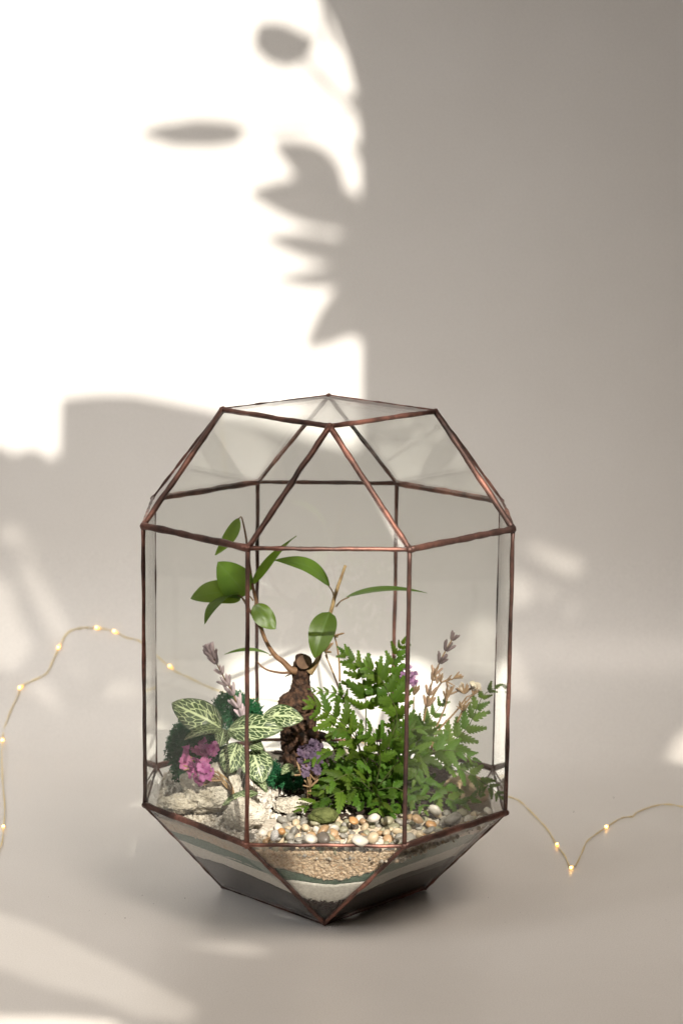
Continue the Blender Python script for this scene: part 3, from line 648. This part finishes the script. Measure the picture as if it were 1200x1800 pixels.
stemtube(fb, P3([(514, 1184), (506, 1187), (501, 1190)]), [q / PXM for q in (2, 1.5, .7)], M['bark'], 'branch', 6)
def fleaf(b, t, w_, n, dyb=0, dyt=0, pet=None, **kw):
    b3, t3 = at(*b, YB + dyb), at(*t, YB + dyt)
    if pet: stemtube(fb, [at(*pet, YB), b3.lerp(at(*pet, YB), .5) + Vector((0, 0, .0008)), b3 + (t3 - b3) * .04], [1.5 / PXM, 1.2 / PXM, 1.1 / PXM], M['twig_green'], 'leaf_stalk', 6, 4)
    leaf(fb, b3, t3, w_, n, M['ficus'], nu=16, nv=8, **kw)
egg = lambda t: max(0, math.sin(math.pi * t ** .8)) ** .62 * (1 if t < .8 else 1 - .15 * (t - .8) / .2)
lance = lambda t: max(0, math.sin(math.pi * t ** .75)) ** .8
fleaf((420, 911), (378, 976), 25, (.5, -1, .3), 0, -.006, (425, 910), arch=.10, fold=.35, shape=lance, wave=.05)
fleaf((434, 1046), (383, 988), 62, (-.1, -1, .35), .002, -.010, (445, 1056), arch=.06, fold=.10, shape=egg, wave=.05)
fleaf((424, 1048), (335, 1052), 56, (-.05, -.75, .85), .004, -.006, (433, 1063), arch=.14, fold=.12, shape=egg, wave=.05)
fleaf((420, 1045), (360, 1098), 36, (-.8, -.55, .75), -.002, -.028, (430, 1058), arch=.16, fold=.15, shape=egg, wave=.05)
fleaf((446, 1064), (484, 1106), 38, (.3, -1, .1), -.002, -.006, (451, 1056), arch=-.05, fold=.12, shape=egg, wave=.06)
fleaf((441, 1030), (521, 942), 20, (.75, -.45, .25), .0, .010, (447, 1046), arch=-.09, fold=.3, shape=lambda t: max(0, math.sin(math.pi * t ** .6)) ** 1.3, twist=.5)
fleaf((579, 1029), (481, 985), 40, (.15, -.6, .9), 0, -.012, (587, 1050), arch=.17, fold=.14, shape=lance, wave=.04)
fleaf((608, 1050), (751, 1043), 34, (0, -.16, 1), 0, -.004, (590, 1067), arch=.07, fold=.18, shape=lance, twist=.15)
fleaf((579, 1076), (553, 1157), 49, (-.15, -1, .35), -.006, -.024, (582, 1074), arch=.13, fold=.16, shape=egg, wave=.05)
fleaf((476, 1152), (394, 1151), 16, (0, -.25, 1), 0, -.02, (484, 1156), arch=.10, fold=.2, shape=lance)

# ---------------------------------------------------------------- fittonia
ft = thing('nerve_plant', at(405, 1385, -.045), 'nerve plant with white-veined green leaves beside the ficus', 'plant')
YF = -.045
for pts in ([(410, 1395), (405, 1340), (396, 1285)], [(420, 1395), (430, 1340), (447, 1318), (452, 1310)], [(410, 1380), (418, 1330), (415, 1306)], [(425, 1390), (440, 1330), (463, 1264)], [(400, 1400), (430, 1398), (452, 1396)]):
    stemtube(ft, [at(x, y, YF + .004) for x, y in pts], [2.6 / PXM, 2.2 / PXM, 1.8 / PXM], M['stem'], 'stem', 6, 5)
fit = lambda t: max(0, math.sin(math.pi * t ** .85)) ** .66
def tleaf(b, t, w_, n, db=0, dt=-.008, **kw): leaf(ft, at(*b, YF + db), at(*t, YF + dt), w_, n, M['fittonia'], nu=16, nv=10, shape=fit, **kw)
tleaf((391, 1282), (302, 1236), 62, (.1, -.85, .55), 0, .006, arch=.08, fold=-.10, wave=.07)
tleaf((389, 1286), (324, 1301), 28, (0, -.5, .9), -.002, -.022, arch=.14, fold=.12, wave=.1)
tleaf((394, 1282), (386, 1313), 30, (.1, -1, .5), -.006, -.018, arch=.1, fold=.25, wave=.06)
tleaf((400, 1284), (497, 1282), 52, (.0, -.85, .65), -.002, -.014, arch=.12, fold=-.08, wave=.08)
tleaf((458, 1264), (533, 1264), 50, (.0, -.7, .75), .010, .004, arch=.16, fold=-.12, wave=.08)
tleaf((417, 1305), (400, 1361), 50, (-.3, -1, .25), -.006, -.018, arch=.08, fold=-.08, wave=.06)
tleaf((443, 1318), (462, 1376), 58, (.1, -1, .35), -.004, -.018, arch=.08, fold=-.1, wave=.06)
tleaf((453, 1394), (391, 1416), 27, (0, -.35, 1), -.018, -.034, arch=.07, fold=.1, wave=.06)
tleaf((456, 1370), (467, 1389), 14, (.2, -1, .5), -.012, -.018, arch=.1, fold=.2)
tleaf((438, 1308), (463, 1318), 24, (.2, -.8, .5), -.006, -.016, arch=.1, fold=.2, wave=.06)
tleaf((470, 1392), (440, 1370), 20, (0, -.6, .8), 0, -.006, arch=.1, fold=.2, wave=.06)
tleaf((515, 1345), (495, 1362), 20, (0, -.6, .8), .03, .02, arch=.1, fold=.2, wave=.06)
tleaf((512, 1362), (540, 1352), 20, (0, -.6, .8), .012, .006, arch=.1, fold=.2, wave=.06)

# ---------------------------------------------------------------- reindeer moss
def moss(name, blobs, label, n):
    mb = MB(); tri = 3
    for _ in range(n):
        (x, y, Y, rx, ry, rd) = random.choices(blobs, [b[3] * b[4] for b in blobs])[0]
        d = Vector((random.gauss(0, 1), random.gauss(0, 1), random.gauss(0, 1))).normalized()
        k = random.uniform(.55, 1.05) * (1 + .2 * noise.noise(d * 2 + Vector((x, 0, 0))))
        c = at(x, y, Y) + Vector((d.x * rx / PXM, d.y * rd, d.z * ry / PXM)) * k
        g = (d + Vector((random.gauss(0, .5), random.gauss(0, .5), random.gauss(0, .5)))).normalized(); l = random.uniform(.0018, .0036)
        e = c + g * l; mb.add(tube_data([c, e], [.00034, .00026], 3))
        for q in range(3):
            h = (g + Vector((random.gauss(0, .7), random.gauss(0, .7), random.gauss(0, .7)))).normalized(); e2 = e + h * l * .55; mb.add(tube_data([e, e2], [.00028, .0002], 3))
    return solo(name, mb.mesh(name, M['moss'], False), label, 'moss')
moss('moss_clump', [(342, 1300, -.012, 38, 34, .014), (322, 1318, -.014, 26, 36, .010), (330, 1350, -.018, 24, 26, .010), (362, 1328, -.012, 34, 34, .012)], 'dark green curly moss clump behind the white-veined leaves at left', 5200)
moss('moss_clump', [(408, 1248, .0, 28, 30, .010), (430, 1256, .004, 26, 24, .010), (450, 1276, .006, 24, 20, .010)], 'dark green curly moss tuft behind the left lavender sprig', 2600)

moss('moss_clump', [(486, 1366, .004, 15, 10, .007), (512, 1372, .002, 18, 10, .007), (476, 1356, .008, 14, 12, .007)], 'low dark moss tuft at the foot of the bonsai trunk', 800)

# ---------------------------------------------------------------- lavender
def bud_mesh(material, name='bud'):
    V = []; F = []; n = 9; ns = 7
    for i in range(n + 1):
        t = i / n; r = .24 * (math.sin(math.pi * min(1, .08 + t * .86)) ** .6) * (1 + .12 * math.sin(t * 9))
        for k in range(ns): a = 2 * math.pi * k / ns; rr = r * (1 + .14 * math.cos(k * 3.1)); V.append((math.cos(a) * rr, math.sin(a) * rr, t))
    for i in range(n):
        for k in range(ns): F.append((i * ns + k, i * ns + (k + 1) % ns, (i + 1) * ns + (k + 1) % ns, (i + 1) * ns + k))
    F.append(tuple(range(ns))[::-1]); F.append(tuple(n * ns + k for k in range(ns))); return mesh(name, V, F, material)
BUD = {k: bud_mesh(M[k]) for k in ('lav', 'lavdark', 'lavtan')}; BUD['dry'] = bud_mesh(M['dryleaf'])
def bud(parent, p, d, lpx, kind, name='bud', fat=1.0):
    d = d.normalized(); q = d.to_track_quat('Z', 'Y').to_matrix().to_4x4(); s = lpx / PXM
    part(name, BUD[kind], parent, Matrix.Translation(p) @ q @ Matrix.Rotation(random.random() * 6, 4, 'Z') @ Matrix.Diagonal((s * fat, s * fat, s, 1)))
def lavender(label, pts, Y, whorls, base):
    lv = thing('lavender_sprig', base, label, 'dried flower'); P = catmull([at(x, y, Y) for x, y in pts], 12)
    part('stem', MB().add(tube_data(P, [1.7 / PXM, 1.1 / PXM], 6)).mesh('stem', M['drystem']), lv)
    for (t, n, lp, kind) in whorls:
        i = min(len(P) - 2, int(t * (len(P) - 1))); d = (P[i + 1] - P[i]).normalized(); o = d.orthogonal().normalized(); a0 = random.random() * 6
        for k in range(n):
            a = a0 + k * 2 * math.pi / n; rad = (o * math.cos(a) + d.cross(o) * math.sin(a)); bud(lv, P[i] + rad * .0007, d * random.uniform(.9, 1.4) + rad * random.uniform(.45, .8), lp * random.uniform(.85, 1.15), kind, fat=.56)
lavender('pale lavender sprig leaning left above the white-veined leaves', [(432, 1290), (424, 1255), (410, 1222), (392, 1188), (376, 1158), (368, 1142)], -.022,
         [(.18, 5, 22, 'lav'), (.27, 5, 23, 'lav'), (.40, 6, 22, 'lav'), (.50, 6, 22, 'lav'), (.62, 5, 18, 'lav'), (.74, 5, 20, 'lav'), (.80, 6, 20, 'lav'), (.88, 6, 19, 'lav'), (.93, 6, 18, 'lav'), (.985, 5, 15, 'lav')], at(432, 1380, -.022))
lavender('grey lavender sprig rising behind the right side of the fern', [(738, 1330), (743, 1275), (752, 1232), (760, 1196), (771, 1168), (784, 1142), (797, 1120)], -.005,
         [(.30, 4, 20, 'lavtan'), (.38, 4, 20, 'lavtan'), (.50, 3, 20, 'lavtan'), (.56, 4, 17, 'lavtan'), (.69, 5, 20, 'lavdark'), (.72, 3, 17, 'lavdark'), (.83, 5, 20, 'lavdark'), (.97, 4, 17, 'lavdark')], at(738, 1370, -.005))

# ---------------------------------------------------------------- dried statice and little dried flowers
def petal_cup(parent, c, d, rpx, material, n=5, name='flower'):     # papery funnel of crinkled petals, one mesh a flower
    d = d.normalized(); o = d.orthogonal().normalized(); b2 = d.cross(o); V = []; F = []; r = rpx / PXM
    for k in range(n):
        a0 = 2 * math.pi * k / n + random.gauss(0, .15); base = len(V); tilt = random.uniform(.6, 1.05)
        for i in range(6):
            t = i / 5; hw = .62 * r * math.sin(.25 + 2.35 * t) * (t ** .6)
            for s in (-1, -.4, .4, 1):
                cen = (o * math.cos(a0) + b2 * math.sin(a0)); tan = d.cross(cen)
                V.append(c + d * (r * (t * math.cos(tilt * t * 1.3)) * .9) + cen * (r * t * math.sin(tilt * (.4 + t))) + tan * (s * hw) + d * (.14 * r * random.gauss(0, 1) * t) + cen * (.1 * r * random.gauss(0, 1) * t))
        for i in range(5):
            for j in range(3): q = base + i * 4 + j; F.append((q, q + 1, q + 5, q + 4))
    part(name, mesh(name, V, F, material), parent)
def bracts(parent, c, d, lpx, n, spread=.5):
    for _ in range(n):
        bud(parent, c, d.normalized() + Vector((random.gauss(0, spread), random.gauss(0, spread), random.gauss(0, spread))), lpx * random.uniform(.7, 1.15), 'dry', 'bract', .36)
RV = lambda s: Vector((random.gauss(0, s), random.gauss(0, s), random.gauss(0, s)))
def statice(label, stemp, Y, flowers, dirs, material, rad, br, base):
    st_ = thing('statice_flower', base, label, 'dried flower')
    for pts in stemp: stemtube(st_, [at(x, y, Y + .002) for x, y in pts], [1.9 / PXM, 1.3 / PXM], M['drystem'], 'stem', 6, 5)
    if material is M['purple'] or material is M['mauve']: flowers = flowers + [(x + random.gauss(0, 5), y + random.gauss(0, 5), dy - .002) for x, y, dy in flowers]
    for (x, y, dy) in flowers: petal_cup(st_, at(x, y, Y + dy), Vector(dirs) + RV(.45), rad * random.uniform(.85, 1.15), material)
    for (x, y, dy, dx, dz, n, l) in br: bracts(st_, at(x, y, Y + dy), Vector((dx, -.2, dz)), l, n)
    return st_
statice('bright pink dried statice lying on the large limestone lump', [[(412, 1398), (404, 1376), (388, 1362), (366, 1352)], [(410, 1393), (392, 1372), (376, 1362), (352, 1358)], [(372, 1366), (352, 1345), (335, 1330)], [(413, 1400), (398, 1384), (380, 1366), (360, 1366)]], -.070,
        [(352, 1336, -.006), (343, 1346, -.008), (356, 1350, -.010), (348, 1362, -.010), (361, 1344, -.006), (362, 1362, -.010), (340, 1358, -.006), (352, 1370, -.010), (333, 1326, .0), (326, 1342, .0), (350, 1318, .004), (360, 1312, .006), (372, 1316, .006), (366, 1322, .004), (379, 1318, .006)], (-.5, -.6, -.1), M['pink'], 14,
        [(368, 1360, -.006, -1, .1, 5, 22), (380, 1366, -.006, -1, .3, 6, 26), (392, 1372, -.004, -1, .5, 5, 26), (340, 1350, -.004, -1, .0, 3, 22), (345, 1336, .0, -.4, .3, 4, 18)], at(410, 1400, -.068))
statice('faded purple statice in the shade below the trunk', [[(541, 1405), (541, 1380), (540, 1355)], [(545, 1400), (546, 1370), (550, 1340)]], -.045,
        [(538, 1318, 0), (546, 1312, .002), (552, 1308, .004), (534, 1328, 0), (545, 1324, -.002), (553, 1318, 0), (560, 1312, .003), (530, 1338, .0), (541, 1336, -.003), (552, 1350, -.006), (560, 1346, -.004), (548, 1342, -.004), (536, 1352, -.004)], (-.1, -.5, .8), M['purple'], 9,
        [(530, 1362, -.004, 0, 1, 5, 22), (553, 1372, -.004, .1, 1, 4, 20), (545, 1384, -.004, .2, .8, 7, 22), (540, 1350, -.004, -.2, 1, 4, 20)], at(542, 1410, -.045))
statice('mauve statice head peeking out behind the fern tips', [[(718, 1330), (716, 1270), (712, 1215)], [(722, 1300), (726, 1260), (727, 1225)]], .020,
        [(704, 1186, 0), (712, 1178, 0), (718, 1186, -.002), (710, 1196, -.003), (722, 1194, -.002), (727, 1188, .0), (700, 1196, .0), (716, 1202, -.003), (728, 1202, -.002)], (0, -.5, .9), M['mauve'], 9,
        [(702, 1212, -.002, -.3, .5, 4, 20), (727, 1222, -.004, .3, 1, 7, 24), (712, 1214, -.002, 0, 1, 4, 18)], at(718, 1372, .02))
df = statice('dried ivory flower spray with tan buds at the right', [[(757, 1320), (762, 1292), (780, 1248), (786, 1228)], [(757, 1322), (770, 1285), (800, 1252), (820, 1225)], [(808, 1245), (818, 1236), (830, 1222)], [(803, 1270), (812, 1250), (818, 1232)], [(752, 1240), (762, 1222), (776, 1200), (796, 1194)]], -.006,
        [(830, 1204, -.002), (838, 1207, 0), (808, 1208, 0), (836, 1212, .002)], (.3, -.6, .9), M['ivory'], 9,
        [(784, 1230, 0, .3, 1, 8, 22), (788, 1222, 0, .5, 1, 5, 20), (816, 1220, 0, 0, 1, 8, 22), (832, 1222, 0, .3, 1, 8, 20), (814, 1250, 0, .2, 1, 8, 20), (774, 1200, 0, 0, 1, 5, 18), (784, 1198, 0, .9, .5, 6, 18), (796, 1193, 0, 1, .4, 8, 18), (768, 1202, 0, -.2, 1, 4, 18)], at(757, 1372, -.006))
statice('thin dried sprig with two tan buds behind the ficus branch', [[(612, 1250), (600, 1222), (586, 1185), (572, 1152)], [(597, 1198), (596, 1165), (592, 1135), (587, 1116)], [(575, 1158), (573, 1148)]], .014,
        [(573, 1130, 0)], (0, -.5, 1), M['ivory'], 4,
        [(571, 1146, 0, .1, 1, 11, 24), (587, 1118, 0, -.1, 1, 10, 22)], at(620, 1372, .014))

# ---------------------------------------------------------------- fern
fe = thing('fern', at(655, 1400, -.02), 'lush green fern with toothed fronds filling the right half', 'fern')
def toothed(seed):
    V = []; U = []; F = []; n = 4 + seed % 3; rows = [(0, .02, 0)]
    for k in range(n):
        t0 = .06 + k / n * .86; t1 = t0 + .86 / n
        tm = (t0 + t1) / 2; env = .285 * (1 - tm) ** .60 * min(1, .55 + tm / .35)
        rows += [(t0 + .015, env * .66, 0), (t0 + .5 * (t1 - t0), env * .92, .02), (t1 - .03, env * 1.02, .07)]
    rows += [(.97, .03, .0), (1.0, .0015, 0)]
    for (t, wv, sh) in rows:
        for s in (-1, -.5, 0, .5, 1):
            z = -.10 * abs(s) * wv * 2 + .10 * math.sin(math.pi * t) + .025 * noise.noise(Vector((t * 4, s * 2, seed * 3.3)))
            V.append((s * wv * (1 + .12 * noise.noise(Vector((t * 6, s, seed)))), t + (sh if abs(s) == 1 else 0), z)); U.append((t, s * .5 + .5))
    for i in range(len(rows) - 1):
        for j in range(4): a = i * 5 + j; F.append((a, a + 1, a + 6, a + 5))
    return V, F, U
TL = [toothed(s) for s in range(6)]; TM = [mesh('leaflet', v, f, M['fern'], uvs=u) for v, f, u in TL]
NLEAF = [0]; extra = MB()
CAMN = Vector((0, -1, .35))
def frond(pts, Y0, Y1, pairs, lpx, normal=(0, -.85, .6), start=.25, ang=54, stuff=False, term=1.2, wid=1.0):
    n = len(pts); P = catmull([at(x, y, Y0 + (Y1 - Y0) * i / (n - 1)) for i, (x, y) in enumerate(pts)], 10)
    fr = part('frond', MB().add(tube_data(P, [1.4 / PXM, 1.0 / PXM, .5 / PXM], 5)).mesh('frond', M['stem']), fe) if not stuff else None
    if stuff: pass
    nrm = Vector(normal).normalized(); pairs = max(3, round(pairs * .80))
    def put(p, d, l, nz):
        Mx = frame_matrix(p, p + d, nz) @ Matrix.Diagonal((l * wid, l, l, 1)); s = random.randrange(6)
        if stuff: extra.add(([Mx @ Vector(v) for v in TL[s][0]], TL[s][1]))
        else: NLEAF[0] += 1; part('leaflet', TM[s], fr, Mx)
    for k in range(pairs):
        t = start + (1 - start) * (k + .3) / (pairs + .15); i = min(len(P) - 2, int(t * (len(P) - 1))); d = (P[i + 1] - P[i]).normalized()
        u = (t - start) / (1 - start); l = 1.30 * lpx / PXM * (1.0 - .72 * u ** 1.3) * (.8 + .2 * min(1, u * 6))
        z = (nrm - d * nrm.dot(d)).normalized(); x = d.cross(z)
        for sgn in (-1, 1):
            a = R(ang - 16 * u + random.gauss(0, 7)); dd = d * math.cos(a) + x * sgn * math.sin(a) + z * random.gauss(-.08, .16)
            put(P[i] + d * random.uniform(-.0006, .0006), dd.normalized(), l * random.uniform(.85, 1.12), (z + RV(.24)).normalized())
    d = (P[-1] - P[-4]).normalized(); put(P[-3], d, lpx * .38 * term / PXM, nrm)
YR = -.025
frond([(640, 1385), (642, 1310), (643, 1250), (641, 1217), (633, 1182), (618, 1162), (601, 1145)], YR, YR - .012, 9, 42, start=.33)
frond([(668, 1385), (690, 1300), (700, 1250), (691, 1205), (686, 1180), (697, 1152), (709, 1128)], YR + .01, YR, 9, 40, start=.36)
frond([(655, 1385), (690, 1290), (697, 1255), (684, 1222), (668, 1193), (652, 1178), (639, 1170)], YR - .004, YR - .016, 9, 40, start=.32)
frond([(650, 1385), (630, 1310), (612, 1280), (585, 1258), (562, 1245), (543, 1236)], YR, YR - .018, 8, 44, start=.30)
frond([(650, 1395), (625, 1385), (600, 1392), (570, 1405), (545, 1415), (526, 1424)], YR - .01, YR - .042, 6, 42, (0, -.5, .95), start=.22)
frond([(655, 1380), (635, 1330), (605, 1315), (580, 1322), (560, 1330), (541, 1338)], YR - .01, YR - .028, 6, 32, (0, -.6, .85), start=.25)
frond([(690, 1380), (735, 1340), (775, 1318), (800, 1300), (822, 1278), (836, 1250), (850, 1222), (874, 1207)], YR + .012, YR + .022, 10, 38, (-.2, -.9, .5), start=.25)
frond([(690, 1385), (745, 1345), (790, 1345), (820, 1358), (846, 1374), (866, 1388), (880, 1402)], YR + .006, YR - .012, 7, 36, (0, -.6, .9), start=.28)
frond([(700, 1390), (750, 1392), (785, 1404), (812, 1410), (836, 1402), (851, 1388)], YR, YR - .014, 6, 34, (0, -.6, .9), start=.25)
frond([(690, 1380), (740, 1332), (775, 1320), (805, 1322), (836, 1336)], YR, YR - .008, 6, 40, (0, -.7, .8), start=.25)
frond([(680, 1370), (715, 1325), (738, 1330), (735, 1350), (727, 1376)], YR - .01, YR - .026, 6, 34, (0, -1, .3), start=.35)
frond([(690, 1380), (715, 1320), (735, 1290), (758, 1262), (784, 1228)], YR + .02, YR + .024, 7, 36, (-.1, -.9, .5), start=.30)
frond([(640, 1385), (628, 1300), (612, 1258), (606, 1232), (590, 1219), (566, 1216), (543, 1212)], YR + .02, YR + .01, 7, 20, (0, -.8, .6), start=.48, wid=.9)
frond([(655, 1395), (655, 1385), (645, 1375), (632, 1368), (614, 1360)], YR - .02, YR - .046, 4, 34, (0, -.6, .85), start=.2, term=1.6)
frond([(660, 1395), (668, 1405), (668, 1418), (660, 1436)], YR - .02, YR - .044, 3, 30, (0, -.95, .4), start=.2, term=1.8)
frond([(660, 1390), (690, 1385), (715, 1395), (736, 1412), (748, 1428)], YR - .01, YR - .036, 5, 32, (0, -.8, .7), start=.2)
frond([(655, 1385), (670, 1330), (690, 1300), (715, 1285), (748, 1280)], YR, YR - .012, 7, 38, (0, -.8, .7), start=.25)
frond([(650, 1385), (640, 1335), (622, 1300), (600, 1280), (580, 1290)], YR - .006, YR - .026, 6, 38, (0, -.7, .8), start=.25)
frond([(660, 1385), (668, 1340), (664, 1310), (650, 1286), (628, 1278)], YR - .012, YR - .034, 6, 38, (0, -.8, .7), start=.25)
frond([(660, 1390), (690, 1350), (706, 1332), (712, 1310), (700, 1290)], YR - .012, YR - .034, 6, 36, (0, -.85, .6), start=.25)
frond([(652, 1390), (620, 1362), (600, 1366), (580, 1378), (566, 1392)], YR - .012, YR - .034, 5, 34, (0, -.7, .8), start=.22)
for _ in range(9):
    a = random.uniform(-2.0, 2.0); bx, by = 662 + random.gauss(0, 14), 1395 + random.gauss(0, 6); l = random.uniform(55, 120)
    tx, ty = bx + math.sin(a) * l * 1.15 + 12, by - math.cos(a) * l * .8 - 12; my = min(by, ty) - random.uniform(5, 25); dy = random.uniform(-.026, .012)
    frond([(bx, by), ((bx + tx) / 2, (by * .45 + my * .55)), (tx, min(ty, 1428))], YR + .004, YR + dy, 6, random.uniform(28, 40), (random.gauss(0, .2), -.8, .65), start=.22, stuff=True)
for _ in range(150):   # low leaflets that close the heart of the plant
    x, y = random.gauss(672, 56), random.gauss(1385, 28)
    if not (560 < x < 800 and 1270 < y < 1428): continue
    p = at(x, y, YR - max(0, (y - 1370) / 55 * .024) + random.uniform(-.012, .02)); d = (Vector((random.gauss(0, 1), random.gauss(-.5, .6), random.gauss(.2, .7)))).normalized()
    Mx = frame_matrix(p, p + d, (CAMN + RV(.4)).normalized()) @ Matrix.Scale(random.uniform(20, 36) / PXM, 4); s = random.randrange(6); extra.add(([Mx @ Vector(v) for v in TL[s][0]], TL[s][1]))
frond([(668, 1385), (690, 1330), (706, 1290), (700, 1262), (690, 1240)], YR + .012, YR + .006, 6, 40, (0, -.9, .5), start=.3)
frond([(700, 1385), (725, 1320), (742, 1290), (750, 1268)], YR + .006, YR - .004, 5, 38, (.1, -.9, .5), start=.3)
o = part('understorey_leaflets', extra.mesh('understorey_leaflets', M['fern']), fe); o['kind'] = 'stuff'
print('leaflets', NLEAF[0])

# ---------------------------------------------------------------- string of wire lights on the backdrop
def lay(px, py, lift=.0012):
    p = on_backdrop(px, py); y0 = WALL_Y - COVE
    n = Vector((0, 0, 1)) if p.y <= y0 else (Vector((0, y0, COVE)) - Vector((0, p.y, p.z))).normalized() if p.z < COVE else Vector((0, -1, 0))
    return p + n * lift
WP = [(-60, 1560), (-20, 1520), (0, 1492), (6, 1460), (7, 1420), (4, 1370), (5, 1303), (14, 1262), (30, 1225), (38, 1208), (62, 1196), (82, 1184), (94, 1162), (104, 1138), (118, 1115), (140, 1106), (172, 1105), (200, 1111), (222, 1121), (246, 1129), (280, 1160), (305, 1178), (335, 1194), (375, 1212), (430, 1228), (500, 1240),
      (620, 1300), (720, 1345), (800, 1375), (850, 1390), (893, 1402), (915, 1412), (940, 1436), (962, 1462), (978, 1488), (992, 1508), (1003, 1528), (1012, 1522), (1022, 1500), (1030, 1484), (1044, 1472), (1066, 1457), (1090, 1442), (1108, 1438), (1112, 1440), (1122, 1430), (1150, 1420), (1175, 1417), (1200, 1420), (1250, 1430)]
fl = thing('fairy_light_string', on_backdrop(600, 1290), 'string of warm wire fairy lights trailing behind the terrarium', 'fairy lights')
P = catmull([lay(x + random.gauss(0, .6), y + random.gauss(0, .8)) for x, y in WP], 9)
for ph in (0, math.pi):
    Q = []
    for i, p in enumerate(P):
        t = (P[min(i + 1, len(P) - 1)] - P[max(i - 1, 0)]).normalized(); o = t.orthogonal().normalized(); b = t.cross(o); a = i * .35 + ph; Q.append(p + (o * math.cos(a) + b * math.sin(a)) * .00030)
    part('wire', MB().add(tube_data(Q, .00026, 5)).mesh('wire', M['wire']), fl)
def blob(c, ax, l, r, name, material, parent):
    q = ax.to_track_quat('Z', 'Y').to_matrix(); return part(name, mesh(name, [c + q @ Vector((v.x * r * (1 - .25 * v.z), v.y * r * (1 - .25 * v.z), v.z * l)) for v in ICO2[0]], ICO2[1], material), parent)
for (x, y, x2, y2) in ((104, 1138, 108, 1130), (37, 1210, 45, 1205), (5, 1303, 8, 1290), (6, 1456, 6, 1442), (172, 1105, 182, 1106), (203, 1112, 214, 1117), (300, 1174, 310, 1181), (979, 1490, 985, 1500), (1004, 1529, 1008, 1526), (1066, 1457, 1076, 1450)):
    a, b = lay(x, y, .0016), lay(x2, y2, .0016); rs = blob(a, (b - a).normalized(), .0029, .0012, 'bulb', M['resin'], fl); blob(a - (b - a).normalized() * .0012 + Vector((0, -.0006, .0006)), (b - a).normalized(), .0011, .0010, 'led', M['led'], rs)

# ---------------------------------------------------------------- crumbs spilt on the backdrop
it = []
for (x, y) in ((578, 1632), (583, 1630), (588, 1633), (575, 1635), (594, 1629), (290, 1562), (325, 1580), (185, 1608), (220, 1615), (85, 1578), (157, 1602), (914, 1605), (1174, 1561), (1170, 1618), (858, 1579), (395, 1652), (250, 1575), (270, 1590), (1008, 1428), (1078, 1403), (600, 1640)):
    it.append((on_backdrop(x, y) + Vector((0, 0, .0003)), random.uniform(.00015, .00036)))
grains('soil_specks', it, M['soil'], 'tiny dark soil specks spilt on the backdrop near the terrarium', 'soil')
